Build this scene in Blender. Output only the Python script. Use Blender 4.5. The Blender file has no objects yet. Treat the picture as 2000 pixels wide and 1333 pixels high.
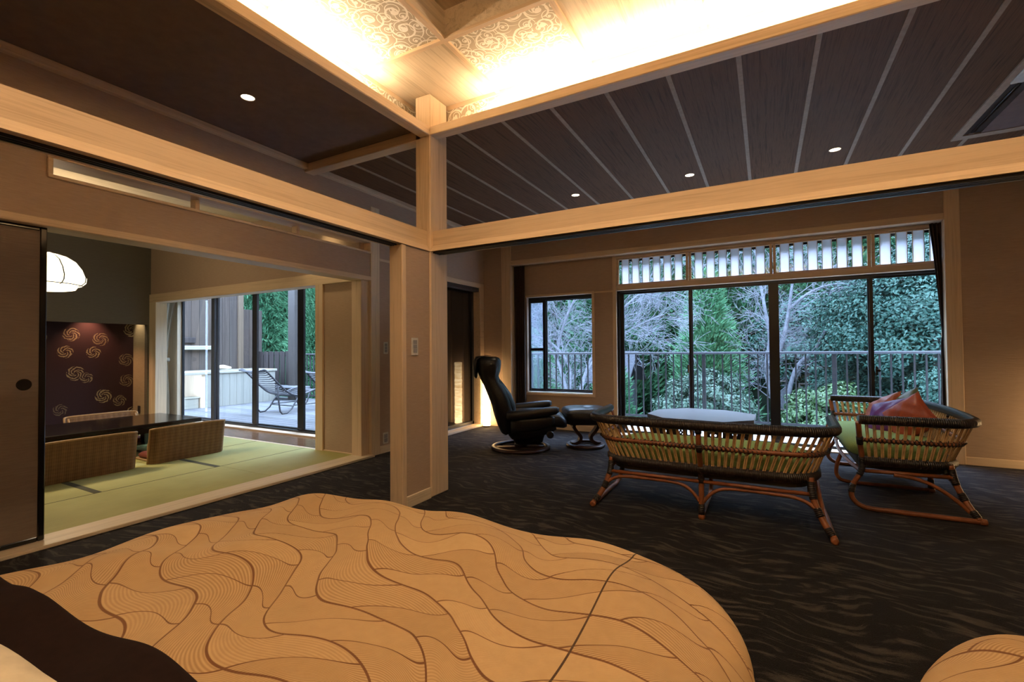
import bpy, math, random
import numpy as np
from mathutils import Vector, Matrix
R = random.Random(7)
SC = bpy.context.scene
COL = SC.collection
PI = math.pi

# ------------------------------------------------------------------ camera
yaw, pit, rol = 0.497867, 0.0185786, -0.0081033
fwd = Vector((-math.sin(yaw)*math.cos(pit), math.cos(yaw)*math.cos(pit), math.sin(pit)))
rgt = Vector((math.cos(yaw), math.sin(yaw), 0)); upv = rgt.cross(fwd)
r2 = math.cos(rol)*rgt + math.sin(rol)*upv; u2 = -math.sin(rol)*rgt + math.cos(rol)*upv
cd = bpy.data.cameras.new('camera'); cam = bpy.data.objects.new('camera', cd); COL.objects.link(cam)
cd.sensor_fit = 'HORIZONTAL'; cd.sensor_width = 36; cd.lens = 910.58/2000*36; cd.clip_end = 400; cd.clip_start = .02
cam.matrix_world = Matrix(((r2.x, u2.x, -fwd.x, 0), (r2.y, u2.y, -fwd.y, 0), (r2.z, u2.z, -fwd.z, 1.1), (0, 0, 0, 1)))
SC.camera = cam
SC.view_settings.view_transform = 'Standard'; SC.view_settings.look = 'None'
SC.view_settings.gamma = 1; SC.view_settings.use_curve_mapping = False
SC.cycles.max_bounces = 8; SC.cycles.diffuse_bounces = 5; SC.cycles.glossy_bounces = 3; SC.cycles.transmission_bounces = 4; SC.cycles.transparent_max_bounces = 12
SC.view_settings.exposure = EXPOSURE = 0.2

# ------------------------------------------------------------------ sky: even blue dusk overcast
w = bpy.data.worlds.new('dusk_sky'); SC.world = w; w.use_nodes = True
bg = w.node_tree.nodes['Background']; bg.inputs[0].default_value = (.47, .665, 1.0, 1); bg.inputs[1].default_value = SKY = 14.5

# light levels (watts)
WARM = (1.0, .76, .50); WARM2 = (1.0, .78, .52)
P_COVE = 12.0      # per metre of hidden cove lamp
P_DOWN = 26.0
P_PEND = 75.0
P_FLOORLAMP = 9.0
P_BED_FILL = 30.0  # each added fill lamp over the beds

# ------------------------------------------------------------------ mesh helpers
class MB:
    def __init__(s): s.v = []; s.f = []; s.t = []; s.sm = []
    def add(s, vs, fs, smooth=False, uv=None):
        b = len(s.v); s.v += [tuple(p) for p in vs]
        s.t += (uv if uv else [(0, 0)]*len(vs))
        s.f += [tuple(i+b for i in f) for f in fs]; s.sm += [smooth]*len(fs); return s
    def box(s, x0, x1, y0, y1, z0, z1):
        if x0 > x1: x0, x1 = x1, x0
        if y0 > y1: y0, y1 = y1, y0
        if z0 > z1: z0, z1 = z1, z0
        return s.add([(x0,y0,z0),(x1,y0,z0),(x1,y1,z0),(x0,y1,z0),(x0,y0,z1),(x1,y0,z1),(x1,y1,z1),(x0,y1,z1)],
            [(3,2,1,0),(4,5,6,7),(0,1,5,4),(1,2,6,5),(2,3,7,6),(3,0,4,7)])
    def cbox(s, x0, x1, y0, y1, z0, z1, c=.006):
        """box with chamfered edges"""
        X = (x0, x1); Y = (y0, y1); Z = (z0, z1); vs = []; idx = {}
        for i in (0,1):
            for j in (0,1):
                for k in (0,1):
                    p = [X[i], Y[j], Z[k]]; d = [c if i == 0 else -c, c if j == 0 else -c, c if k == 0 else -c]
                    for a in range(3):
                        q = [p[m]+d[m]*(m != a) for m in range(3)]; idx[(i,j,k,a)] = len(vs); vs.append(q)
        F = []
        F.append([idx[(0,0,0,0)],idx[(0,0,1,0)],idx[(0,1,1,0)],idx[(0,1,0,0)]]); F.append([idx[(1,0,0,0)],idx[(1,1,0,0)],idx[(1,1,1,0)],idx[(1,0,1,0)]])
        F.append([idx[(0,0,0,1)],idx[(1,0,0,1)],idx[(1,0,1,1)],idx[(0,0,1,1)]]); F.append([idx[(0,1,0,1)],idx[(0,1,1,1)],idx[(1,1,1,1)],idx[(1,1,0,1)]])
        F.append([idx[(0,0,0,2)],idx[(0,1,0,2)],idx[(1,1,0,2)],idx[(1,0,0,2)]]); F.append([idx[(0,0,1,2)],idx[(1,0,1,2)],idx[(1,1,1,2)],idx[(0,1,1,2)]])
        for i in (0,1):
            for j in (0,1): F.append([idx[(i,j,0,0)],idx[(i,j,1,0)],idx[(i,j,1,1)],idx[(i,j,0,1)]])
        for i in (0,1):
            for k in (0,1): F.append([idx[(i,0,k,0)],idx[(i,1,k,0)],idx[(i,1,k,2)],idx[(i,0,k,2)]])
        for j in (0,1):
            for k in (0,1): F.append([idx[(0,j,k,1)],idx[(1,j,k,1)],idx[(1,j,k,2)],idx[(0,j,k,2)]])
        for i in (0,1):
            for j in (0,1):
                for k in (0,1): F.append([idx[(i,j,k,0)],idx[(i,j,k,1)],idx[(i,j,k,2)]])
        c0 = Vector(((x0+x1)/2,(y0+y1)/2,(z0+z1)/2)); G = []
        for f in F:
            P = [Vector(vs[i]) for i in f]; n = (P[1]-P[0]).cross(P[2]-P[0]); m = sum(P, Vector())/len(P)
            G.append(tuple(f) if n.dot(m-c0) > 0 else tuple(reversed(f)))
        return s.add(vs, G)
    def prism(s, poly, z0, z1, axis='z'):
        n = len(poly)
        def P(a, b, h): return (a,b,h) if axis == 'z' else ((a,h,b) if axis == 'y' else (h,a,b))
        vs = [P(a,b,z0) for a,b in poly]+[P(a,b,z1) for a,b in poly]
        fs = [tuple(range(n-1,-1,-1)), tuple(range(n,2*n))]+[(i,(i+1)%n,n+(i+1)%n,n+i) for i in range(n)]
        return s.add(vs, fs)
    def tube(s, path, r, n=8, closed=False, caps=True, flat=1.0, upn=None):
        P = [Vector(p) for p in path]; m = len(P); rr = r if isinstance(r, (list, tuple)) else [r]*m
        vs = []; uv = []; L = 0; prev = None
        for i in range(m):
            a = P[(i-1) % m] if (closed or i > 0) else P[i]; b = P[(i+1) % m] if (closed or i < m-1) else P[i]
            t = (b-a).normalized()
            if prev is None:
                ref = Vector(upn) if upn else (Vector((0,0,1)) if abs(t.z) < .9 else Vector((1,0,0)))
                nx = (ref - t*ref.dot(t)).normalized()
            else:
                nx = (prev - t*prev.dot(t)); nx = nx.normalized() if nx.length > 1e-6 else t.orthogonal().normalized()
            prev = nx; ny = t.cross(nx)
            if i > 0: L += (P[i]-P[i-1]).length
            for k in range(n):
                a_ = 2*PI*k/n; vs.append(P[i]+nx*(rr[i]*math.cos(a_)*flat)+ny*(rr[i]*math.sin(a_))); uv.append((k/n, L))
        fs = []
        for i in range(m if closed else m-1):
            for k in range(n):
                j = (i+1) % m; fs.append((i*n+k, i*n+(k+1) % n, j*n+(k+1) % n, j*n+k))
        s.add(vs, fs, n > 4, uv)
        if caps and not closed:
            b = len(s.v)-len(vs)
            s.f.append(tuple(b+k for k in range(n-1,-1,-1))); s.sm.append(False)
            s.f.append(tuple(b+(m-1)*n+k for k in range(n))); s.sm.append(False)
        return s
    def lathe(s, prof, n=24, c=(0,0,0), smooth=True, closed=False):
        vs = []; m = len(prof)
        for r, z in prof:
            for k in range(n):
                a = 2*PI*k/n; vs.append((c[0]+r*math.cos(a), c[1]+r*math.sin(a), c[2]+z))
        fs = [(i*n+k, i*n+(k+1) % n, (i+1)*n+(k+1) % n, (i+1)*n+k) for i in range(m-1) for k in range(n)]
        if closed: fs += [((m-1)*n+k, (m-1)*n+(k+1) % n, (k+1) % n, k) for k in range(n)]
        return s.add(vs, fs, smooth)
    def loft(s, secs, n=20, e=2.6, smooth=True):
        """secs: (centre, half-axis a, half-axis b); superellipse rings, closed by points"""
        vs = []; m = len(secs)
        for c, a, b in secs:
            c = Vector(c); a = Vector(a); b = Vector(b)
            for k in range(n):
                t = 2*PI*k/n; ct, st = math.cos(t), math.sin(t)
                vs.append(c + a*(math.copysign(abs(ct)**(2/e), ct)) + b*(math.copysign(abs(st)**(2/e), st)))
        fs = [(i*n+k, i*n+(k+1) % n, (i+1)*n+(k+1) % n, (i+1)*n+k) for i in range(m-1) for k in range(n)]
        vs.append(Vector(secs[0][0])); vs.append(Vector(secs[-1][0]))
        fs += [((k+1) % n, k, m*n) for k in range(n)]+[((m-1)*n+k, (m-1)*n+(k+1) % n, m*n+1) for k in range(n)]
        return s.add(vs, fs, smooth)
    def grid(s, fn, nu, nv, smooth=True, uvf=None):
        vs = []; uv = []
        for j in range(nv+1):
            for i in range(nu+1):
                vs.append(fn(i/nu, j/nv)); uv.append(uvf(i/nu, j/nv) if uvf else (i/nu, j/nv))
        fs = [(j*(nu+1)+i, j*(nu+1)+i+1, (j+1)*(nu+1)+i+1, (j+1)*(nu+1)+i) for j in range(nv) for i in range(nu)]
        return s.add(vs, fs, smooth, uv)
    def mesh(s, name, mt, off=(0,0,0)):
        me = bpy.data.meshes.new(name)
        me.from_pydata([(a-off[0], b-off[1], c-off[2]) for a,b,c in s.v], [], s.f)
        me.polygons.foreach_set('use_smooth', s.sm)
        if any(t != (0,0) for t in s.t):
            uvl = me.uv_layers.new(name='UVMap'); li = np.empty(len(me.loops), dtype=np.int32); me.loops.foreach_get('vertex_index', li)
            uvl.data.foreach_set('uv', np.array(s.t, dtype=np.float32)[li].ravel())
        if mt: me.materials.append(mt)
        me.update(); return me
    def build(s, name, mt, parent=None, world=True):
        """vertices given in world space are shifted into the parent's frame; world=False: already local"""
        off = tuple(parent.location) if (parent and world and not parent.get('_loc0')) else (0,0,0)
        if parent and world and parent.parent: off = tuple(Vector(off)+parent.parent.location)
        o = bpy.data.objects.new(name, s.mesh(name, mt, off)); COL.objects.link(o)
        if parent: o.parent = parent
        return o

def tag(o, label=None, cat=None, group=None, kind=None):
    if label: o['label'] = label
    if cat: o['category'] = cat
    if group: o['group'] = group
    if kind: o['kind'] = kind
    return o
def empty(name, loc=(0,0,0), rz=0):
    o = bpy.data.objects.new(name, None); o.empty_display_size = .1; COL.objects.link(o)
    o.location = loc; o.rotation_euler = (0,0,rz); return o
def thing(name, label, cat, loc=(0,0,0), rz=0, group=None): return tag(empty(name, loc, rz), label, cat, group)
def copy_tree(o, parent=None):
    c = o.copy(); COL.objects.link(c); c.parent = parent
    for ch in list(o.children): copy_tree(ch, c)
    return c
def struct(o, label): return tag(o, label, kind='structure')
def link(name, me, parent, loc=(0,0,0), rot=(0,0,0), scale=(1,1,1)):
    o = bpy.data.objects.new(name, me); COL.objects.link(o); o.parent = parent
    o.location = loc; o.rotation_euler = rot; o.scale = scale; return o
def area(name, loc, rot, sx, sy, power, color, spread=PI):
    l = bpy.data.lights.new(name, 'AREA'); l.shape = 'RECTANGLE'; l.size = sx; l.size_y = sy; l.energy = power; l.color = color; l.spread = spread
    o = bpy.data.objects.new(name, l); COL.objects.link(o); o.location = loc; o.rotation_euler = rot; return o
def point(name, loc, power, color, r=.05, parent=None):
    l = bpy.data.lights.new(name, 'POINT'); l.energy = power; l.color = color; l.shadow_soft_size = r
    o = bpy.data.objects.new(name, l); COL.objects.link(o); o.location = loc
    if parent: o.parent = parent
    return o
def spot(name, loc, power, color, ang=90, blend=.6, r=.03, parent=None, rot=(0,0,0)):
    l = bpy.data.lights.new(name, 'SPOT'); l.energy = power; l.color = color; l.spot_size = math.radians(ang); l.spot_blend = blend; l.shadow_soft_size = r
    o = bpy.data.objects.new(name, l); COL.objects.link(o); o.location = loc; o.rotation_euler = rot
    if parent: o.parent = parent
    return o

# ------------------------------------------------------------------ materials
class NT:
    def __init__(s, name):
        s.m = bpy.data.materials.new(name); s.m.use_nodes = True; s.t = s.m.node_tree; s.n = s.t.nodes; s.b = s.n['Principled BSDF']; s.out = s.n['Material Output']
    def node(s, ty, **kw):
        n = s.n.new(ty)
        for k, v in kw.items():
            if k.startswith('i_'):
                key = k[2:]; key = int(key) if key.isdigit() else key.replace('_', ' ')
                if isinstance(v, bpy.types.NodeSocket): s.t.links.new(v, n.inputs[key])
                else: n.inputs[key].default_value = v
            else: setattr(n, k, v)
        return n
    def lk(s, a, b): s.t.links.new(a, b)
    def math(s, op, a, b=None, c=None, clamp=False):
        n = s.n.new('ShaderNodeMath'); n.operation = op; n.use_clamp = clamp
        for i, v in enumerate((a, b, c)):
            if v is None: continue
            if isinstance(v, bpy.types.NodeSocket): s.t.links.new(v, n.inputs[i])
            else: n.inputs[i].default_value = v
        return n.outputs[0]
    def coord(s, kind='Object', scale=(1,1,1), rot=(0,0,0)):
        tc = s.n.new('ShaderNodeTexCoord'); mp = s.n.new('ShaderNodeMapping'); s.t.links.new(tc.outputs[kind], mp.inputs[0])
        mp.inputs['Scale'].default_value = scale; mp.inputs['Rotation'].default_value = rot; return mp.outputs[0]
    def ramp(s, fac, stops, interp='LINEAR'):
        r = s.n.new('ShaderNodeValToRGB'); r.color_ramp.interpolation = interp; s.t.links.new(fac, r.inputs[0]); e = r.color_ramp.elements
        while len(e) < len(stops): e.new(.5)
        for el, (p, c) in zip(e, stops): el.position = p; el.color = (*c, 1) if len(c) == 3 else c
        return r.outputs[0]
    def noise(s, vec, scale=5, detail=3, rough=.55, dist=0):
        n = s.n.new('ShaderNodeTexNoise'); s.t.links.new(vec, n.inputs['Vector']); n.inputs['Scale'].default_value = scale
        n.inputs['Detail'].default_value = detail; n.inputs['Roughness'].default_value = rough; n.inputs['Distortion'].default_value = dist; return n.outputs[0]
    def mix(s, fac, a, b):
        n = s.n.new('ShaderNodeMix'); n.data_type = 'RGBA'
        for i, v in ((0, fac), (6, a), (7, b)):
            if isinstance(v, bpy.types.NodeSocket): s.t.links.new(v, n.inputs[i])
            else: n.inputs[i].default_value = (*v, 1) if isinstance(v, tuple) else v
        return n.outputs[2]
    def bump(s, h, strength=.3, dist=.01):
        b = s.n.new('ShaderNodeBump'); b.inputs['Strength'].default_value = strength; b.inputs['Distance'].default_value = dist
        s.t.links.new(h, b.inputs['Height']); s.t.links.new(b.outputs[0], s.b.inputs['Normal'])
    def set(s, col=None, rough=.6, spec=.4, metal=0):
        if isinstance(col, bpy.types.NodeSocket): s.lk(col, s.b.inputs['Base Color'])
        elif col: s.b.inputs['Base Color'].default_value = (*col, 1)
        s.b.inputs['Roughness'].default_value = rough; s.b.inputs['Specular IOR Level'].default_value = spec; s.b.inputs['Metallic'].default_value = metal
        return s.m
def plain(name, col, rough=.5, spec=.4, metal=0, var=.12, sc=30, bump=0):
    t = NT(name); n = t.noise(t.coord(), sc, 3); c1 = tuple(x*(1-var) for x in col); c2 = tuple(min(1, x*(1+var)) for x in col)
    m = t.set(t.ramp(n, [(.3, c1), (.7, c2)]), rough, spec, metal)
    if bump: t.bump(n, bump, .004)
    return m
def wood(name, c1, c2, axis, fine=1.0, rough=.5, spec=.3, c3=None):
    t = NT(name); sc = [34*fine]*3; sc['xyz'.index(axis)] = 1.1*fine
    v = t.coord(scale=tuple(sc)); n = t.noise(v, 1.0, 4, .6, .6)
    sc2 = [160*fine]*3; sc2['xyz'.index(axis)] = 4*fine; n2 = t.noise(t.coord(scale=tuple(sc2)), 1.0, 2)
    f = t.math('ADD', t.math('MULTIPLY', n, .7), t.math('MULTIPLY', n2, .3))
    m = t.set(t.ramp(f, [(.32, c1), (.52, c2), (.7, c3 or c1)]), rough, spec); t.bump(f, .08, .004); return m
def emit(name, col, strength):
    t = NT(name); t.b.inputs['Base Color'].default_value = (*col, 1); t.b.inputs['Emission Color'].default_value = (*col, 1); t.b.inputs['Emission Strength'].default_value = strength; return t.m
def glass(name, tint=(1,1,1), haze=0.0, hz=(.5,.55,.6)):
    t = NT(name); tr = t.node('ShaderNodeBsdfTransparent'); tr.inputs[0].default_value = (*tint, 1)
    gl = t.node('ShaderNodeBsdfGlossy'); gl.inputs['Roughness'].default_value = .01
    lw = t.node('ShaderNodeLayerWeight'); lw.inputs[0].default_value = .5; frs = t.math('MULTIPLY_ADD', t.math('POWER', lw.outputs['Facing'], 5), .5, .02)
    mx = t.node('ShaderNodeMixShader'); t.lk(frs, mx.inputs[0]); t.lk(tr.outputs[0], mx.inputs[1]); t.lk(gl.outputs[0], mx.inputs[2]); o = mx.outputs[0]
    if haze:
        df = t.node('ShaderNodeBsdfTranslucent'); df.inputs[0].default_value = (*hz, 1); m2 = t.node('ShaderNodeMixShader'); m2.inputs[0].default_value = haze
        t.lk(o, m2.inputs[1]); t.lk(df.outputs[0], m2.inputs[2]); o = m2.outputs[0]
    t.lk(o, t.out.inputs[0]); return t.m
def wallpaper(name, col, scale=1.0, var=.1):
    t = NT(name); n = t.noise(t.coord(scale=(14*scale,14*scale,230*scale)), 1, 3, .6); n2 = t.noise(t.coord(), 1.5, 2)
    f = t.math('ADD', t.math('MULTIPLY', n, .8), t.math('MULTIPLY', n2, .2))
    m = t.set(t.ramp(f, [(.3, tuple(c*(1-var) for c in col)), (.7, tuple(c*(1+var) for c in col))]), .85, .15); t.bump(n, .35, .004); return m

M = {}
HK = ((.54,.395,.255), (.70,.54,.37), (.62,.465,.31))
for a in 'xyz': M['hinoki_'+a] = wood('light_cypress_wood_'+a, HK[0], HK[1], a, c3=HK[2])
PW = ((.55,.44,.30), (.72,.60,.43))
for a in 'xyz': M['pale_'+a] = wood('pale_timber_'+a, PW[0], PW[1], a)
M['paper'] = wallpaper('tan_woven_wallpaper', (.44,.325,.24))
M['paper_dk'] = wallpaper('olive_brown_wallpaper', (.13,.113,.085))
M['soffit'] = wallpaper('dark_brown_ceiling_cloth', (.19,.135,.12))
M['ceil_dark'] = wood('dark_ebony_ceiling_veneer', (.060,.033,.021), (.160,.086,.048), 'y', 1.6, .6, .10, (.082,.045,.029))
M['batten'] = plain('taupe_batten', (.37,.285,.215), .7, .2)
M['black_metal'] = plain('black_aluminium', (.012,.012,.014), .35, .5)
M['dark_metal'] = plain('dark_bronze_aluminium', (.035,.032,.032), .4, .5)
M['grey_metal'] = plain('grey_painted_metal', (.16,.16,.17), .45, .5)
M['white'] = plain('off_white_plastic', (.62,.60,.55), .45)
M['grey_plate'] = plain('grey_switch_plate', (.25,.25,.25), .4)
M['glass'] = glass('clear_glass')
M['glass_net'] = glass('misty_screened_glass', (.95,.97,1), .06, (.55,.62,.72))
M['lens'] = emit('lit_lamp_lens', (1, .86, .62), 9)
M['black'] = plain('black_lacquer', (.008,.007,.007), .12, .6)
M['rail_dk'] = plain('dark_track', (.012,.010,.010), .5)
M['concrete'] = plain('white_balcony_floor', (.80,.80,.80), .7, .2, sc=9)
def mk_screen():
    t = NT('dark_roller_screen'); t.set((.022,.016,.013), .06, .6); return t.m
M['dark_glass'] = mk_screen()
def mk_paperlight():
    t = NT('translucent_shoji_paper'); d = t.node('ShaderNodeBsdfDiffuse'); d.inputs[0].default_value = (.8,.78,.8,1); tr = t.node('ShaderNodeBsdfTranslucent'); tr.inputs[0].default_value = (.95,.91,.95,1)
    mx = t.node('ShaderNodeMixShader'); mx.inputs[0].default_value = .85; t.lk(d.outputs[0], mx.inputs[1]); t.lk(tr.outputs[0], mx.inputs[2]); t.lk(mx.outputs[0], t.out.inputs[0]); return t.m
M['shoji'] = mk_paperlight()
def mk_carpet():
    t = NT('dark_patterned_carpet'); tc = t.coord()
    nz = t.node('ShaderNodeTexNoise', i_Vector=tc, i_Scale=2.2, i_Detail=2.0)
    vm = t.node('ShaderNodeVectorMath', operation='MULTIPLY_ADD'); t.lk(nz.outputs['Color'], vm.inputs[0]); vm.inputs[1].default_value = (.34,.34,0); t.lk(tc, vm.inputs[2])
    mp = t.node('ShaderNodeMapping'); t.lk(vm.outputs[0], mp.inputs[0]); mp.inputs['Scale'].default_value = (5.5, 26, 1); mp.inputs['Rotation'].default_value = (0,0,.12)
    a = t.noise(mp.outputs[0], 1.0, 3.5, .55, .35)
    fine = t.noise(tc, 260, 2)
    a2 = t.math('ADD', a, t.math('MULTIPLY', t.math('SUBTRACT', fine, .5), .18))
    c = t.ramp(a2, [(.49, (.0062,.0050,.0055)), (.53, (.0085,.0070,.0075)), (.58, (.040,.034,.029)), (.72, (.066,.056,.046))])
    t.set(c, .92, .15); t.bump(fine, .6, .006); t.b.inputs['Sheen Weight'].default_value = .12; t.b.inputs['Sheen Roughness'].default_value = .45
    t.b.inputs['Sheen Tint'].default_value = (.5,.48,.55,1); return t.m
M['carpet'] = mk_carpet()
def mk_scroll(frieze=False):
    """scrolling vine print: spirals in jittered cells"""
    t = NT('scroll_printed_paper'); tc = t.coord()
    if frieze:
        q = t.node('ShaderNodeSeparateXYZ'); t.lk(tc, q.inputs[0]); cb = t.node('ShaderNodeCombineXYZ'); t.lk(t.math('ADD', q.outputs[0], q.outputs[1]), cb.inputs[0]); t.lk(q.outputs[2], cb.inputs[1]); tc = cb.outputs[0]
    def layer(scale, off, rot):
        mp = t.node('ShaderNodeMapping'); t.lk(tc, mp.inputs[0]); mp.inputs['Location'].default_value = off; mp.inputs['Rotation'].default_value = (0,0,rot)
        vo = t.node('ShaderNodeTexVoronoi', feature='F1', voronoi_dimensions='2D'); t.lk(mp.outputs[0], vo.inputs['Vector']); vo.inputs['Scale'].default_value = scale; vo.inputs['Randomness'].default_value = .55
        sub = t.node('ShaderNodeVectorMath', operation='SUBTRACT'); t.lk(mp.outputs[0], sub.inputs[0]); t.lk(vo.outputs['Position'], sub.inputs[1])
        sp = t.node('ShaderNodeSeparateXYZ'); t.lk(sub.outputs[0], sp.inputs[0])
        cs = t.node('ShaderNodeSeparateXYZ'); t.lk(vo.outputs['Color'], cs.inputs[0])
        sg = t.math('SIGN', t.math('SUBTRACT', cs.outputs[0], .5))
        ang = t.math('ARCTAN2', sp.outputs[1], t.math('MULTIPLY', sp.outputs[0], sg)); r = t.math('MULTIPLY', vo.outputs['Distance'], 1.0)
        ph = t.math('FRACT', t.math('ADD', t.math('MULTIPLY', r, 3.6), t.math('DIVIDE', ang, 2*PI)))
        line = t.math('LESS_THAN', t.math('ABSOLUTE', t.math('SUBTRACT', ph, .5)), .115)
        blob = t.math('LESS_THAN', r, .10)
        inside = t.math('LESS_THAN', r, .60)
        return t.math('MULTIPLY', t.math('MAXIMUM', line, blob), inside)
    p = t.math('MAXIMUM', layer(5.2, (0,0,0), 0), layer(10.5, (3.3,1.7,0), .7))
    c = t.mix(p, (.50,.435,.32), (.92,.88,.78)); t.set(c, .6, .2); return t.m
M['scroll'] = mk_scroll(); M['scroll_f'] = mk_scroll(True)
M['cofwood'] = wood('pale_grained_veneer', (.46,.37,.25), (.68,.57,.42), 'y', .9, .5, .25, (.58,.47,.33))

# ================================================================== THE ROOM
PX, PY, LW, WW = -2.204, 2.781, -3.63, 5.82
LT = .16                     # left wall thickness
XR, YB = 2.6, -1.1           # walls outside the picture
ZC = 2.79

o = MB().box(LW, XR, YB, 5.99, -.12, 0).build('floor', M['carpet']); struct(o, 'dark brown carpet with wavy woven flecks')
# ---- left wall with the wide opening, the transom slot and the glazed door
def pierced(name, mt, axis, a0, a1, u0, u1, z0, z1, holes, parent=None):
    """wall slab a0..a1 along axis, spanning u0..u1 and z0..z1, with rectangular holes (u0,u1,z0,z1)"""
    mb = MB(); us = sorted({u0, u1, *[h[0] for h in holes], *[h[1] for h in holes]}); us = [u for u in us if u0 <= u <= u1]
    for i in range(len(us)-1):
        ua, ub = us[i], us[i+1]; m = (ua+ub)/2; cuts = sorted([(h[2], h[3]) for h in holes if h[0] < m < h[1]]); z = z0
        for c0, c1 in cuts+[(z1, z1)]:
            if c0 > z+1e-5:
                mb.box(a0, a1, ua, ub, z, c0) if axis == 'x' else mb.box(ua, ub, a0, a1, z, c0)
            z = max(z, c1)
    return mb.build(name, mt, parent)
OP = (0.12, 3.58, 0, 1.84); TR = (1.09, 3.57, 2.138, 2.236); DR = (4.42, 5.70, 0.0, 2.0)
o = pierced('wall_left', M['paper'], 'x', LW-LT, LW, YB, WW+.2, -.1, 3.4, [OP, TR, DR]); struct(o, 'tan papered wall with the wide opening to the tatami room')
# back/right walls behind and beside the camera
o = MB().box(LW-.1, XR+.1, YB-.12, YB, -.1, 3.4).build('wall_back', M['paper']); struct(o, 'tan papered wall behind the bed heads')
o = MB().box(XR, XR+.12, YB-.1, WW+.3, -.1, 3.4).build('wall_right', M['paper']); struct(o, 'tan papered side wall past the beds')
# ---- window wall: outer face (Y=WW) around the curtain recess, inner face with the windows
RX0, RX1, RZ = -3.17, 1.5, 2.30; YI = 5.95
o = pierced('wall_front', M['paper'], 'y', WW, YI, LW, XR, -.1, 3.4, [(RX0, RX1, -.2, RZ)]); struct(o, 'tan papered wall framing the window recess')
SW = (-2.987, -2.02, .495, 1.84); BW = (-1.685, 1.62, 0, 2.26)
o = pierced('wall_front_inner', M['paper'], 'y', YI, YI+.10, LW-.2, XR, -.1, 3.4, [SW, BW]); struct(o, 'tan papered wall around the small window inside the recess')
# ---- trims
def trim(name, mt, label, *boxes, c=.004):
    mb = MB()
    for b in boxes: mb.cbox(*b, c=c)
    return struct(mb.build(name, mt), label)
trim('trim_1', M['hinoki_z'], 'light wood upright at the corner end of the window recess', (-3.32, RX0+.003, WW-.022, YI, 0, 2.70))
trim('trim_2', M['hinoki_z'], 'light wood upright between the window recess and bare wall', (RX1-.003, 1.612, WW-.022, YI, 0, 2.70))
trim('trim_3', M['hinoki_x'], 'light wood head rail over the window recess', (RX0, RX1, WW-.022, WW+.06, RZ-.003, RZ+.062))
trim('baseboard_front', M['hinoki_x'], 'light wood baseboard under the small window', (RX0, -1.70, YI-.018, YI, 0, .075), c=.003)
trim('baseboard_right', M['hinoki_x'], 'light wood baseboard along the bare wall by the sofa', (1.612, XR, WW-.014, WW, 0, .075), c=.003)
trim('baseboard_left', M['pale_y'], 'pale baseboard beside the tatami opening', (LW, LW+.014, 3.70, 4.36, 0, .08), c=.003)
trim('trim_4', M['hinoki_x'], 'thin wood casing around the small window', (SW[0]-.02, SW[1]+.035, YI-.012, YI, SW[3], SW[3]+.03), (SW[1], SW[1]+.035, YI-.012, YI, SW[2]-.035, SW[3]), (SW[0]-.02, SW[1]+.035, YI-.014, YI, SW[2]-.035, SW[2]), (SW[1]+.035, -1.70, YI-.008, YI, 1.842, 1.862), c=.002)
trim('trim_5', M['white'], 'white sill line inside the small window', (SW[0], SW[1], YI+.002, YI+.06, SW[2], SW[2]+.012), c=.002)
trim('trim_6', M['hinoki_z'], 'narrow wood stile left of the big window', (-1.735, -1.685, YI-.014, YI+.05, 0, RZ), c=.003)
trim('trim_7', M['hinoki_x'], 'wood sill board under the big window', (-1.70, RX1, YI-.10, YI+.06, 0.001, .014), c=.003)
# opening to tatami room
trim('trim_8', M['hinoki_y'], 'light wood head rail over the tatami opening', (LW-LT-.01, LW+.012, .05, 3.58, 1.833, 1.88))
trim('trim_9', M['pale_z'], 'pale wood post beside the tatami opening', (LW-LT-.01, LW+.014, 3.576, 3.70, 0, 2.62))
trim('trim_10', M['pale_y'], 'pale wood threshold of the tatami opening', (LW-LT, LW+.06, .05, 3.58, 0, .022), c=.003)
trim('trim_11', M['hinoki_y'], 'long wood frame around the transom slot', (LW-LT-.004, LW+.016, 1.07, 3.59, 2.234, 2.256), (LW-LT-.004, LW+.016, 1.07, 3.59, 2.120, 2.140), (LW-LT-.004, LW+.016, 1.07, 1.094, 2.140, 2.234), (LW-LT-.004, LW+.016, 3.566, 3.59, 2.140, 2.234), (LW-LT+.03, LW-.06, 1.90, 1.93, 2.140, 2.234), (LW-LT+.03, LW-.06, 2.75, 2.78, 2.140, 2.234), c=.003)
trim('trim_12', M['hinoki_y'], 'dark cornice strip along the top of left wall', (LW, LW+.05, YB, WW, ZC-.05, ZC), c=.004)
trim('trim_13', M['hinoki_y'], 'thin picture rail on the wall behind the pillar', (LW, LW+.012, 3.70, 4.36, 2.06, 2.09), c=.002)
# glazed door in the left wall with roller box
trim('trim_14', M['hinoki_y'], 'light wood casing of the dark glazed door', (LW-.04, LW+.014, DR[0]-.05, DR[1]+.10, 1.997, 2.06), (LW-LT-.004, LW+.014, DR[1]-.003, DR[1]+.10, 0, 2.03), (LW-.10, LW+.03, DR[0], DR[1], 0, .03), (LW-.04, LW+.014, DR[0]-.05, DR[0]+.003, 0, 2.03))
d2 = empty('door_2', (LW-.14, 5.05, 0)); struct(d2, 'dark glazed door with drawn screen reflecting the floor lamp')
MB().box(LW-.145, LW-.135, DR[0], DR[1]-.03, .03, 2.0).build('pane', M['dark_glass'], d2)
MB().cbox(LW-.15, LW-.10, DR[1]-.045, DR[1], .03, 2.0, c=.004).cbox(LW-.15, LW-.10, DR[0], DR[0]+.045, .03, 2.0, c=.004).cbox(LW-.15, LW-.10, DR[0], DR[1], .03, .075, c=.004).build('frame', M['black_metal'], d2)
MB().cbox(LW-.10, LW-.005, DR[0], DR[1], 1.94, 2.0, c=.008).build('roller_box', M['dark_metal'], d2)
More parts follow.
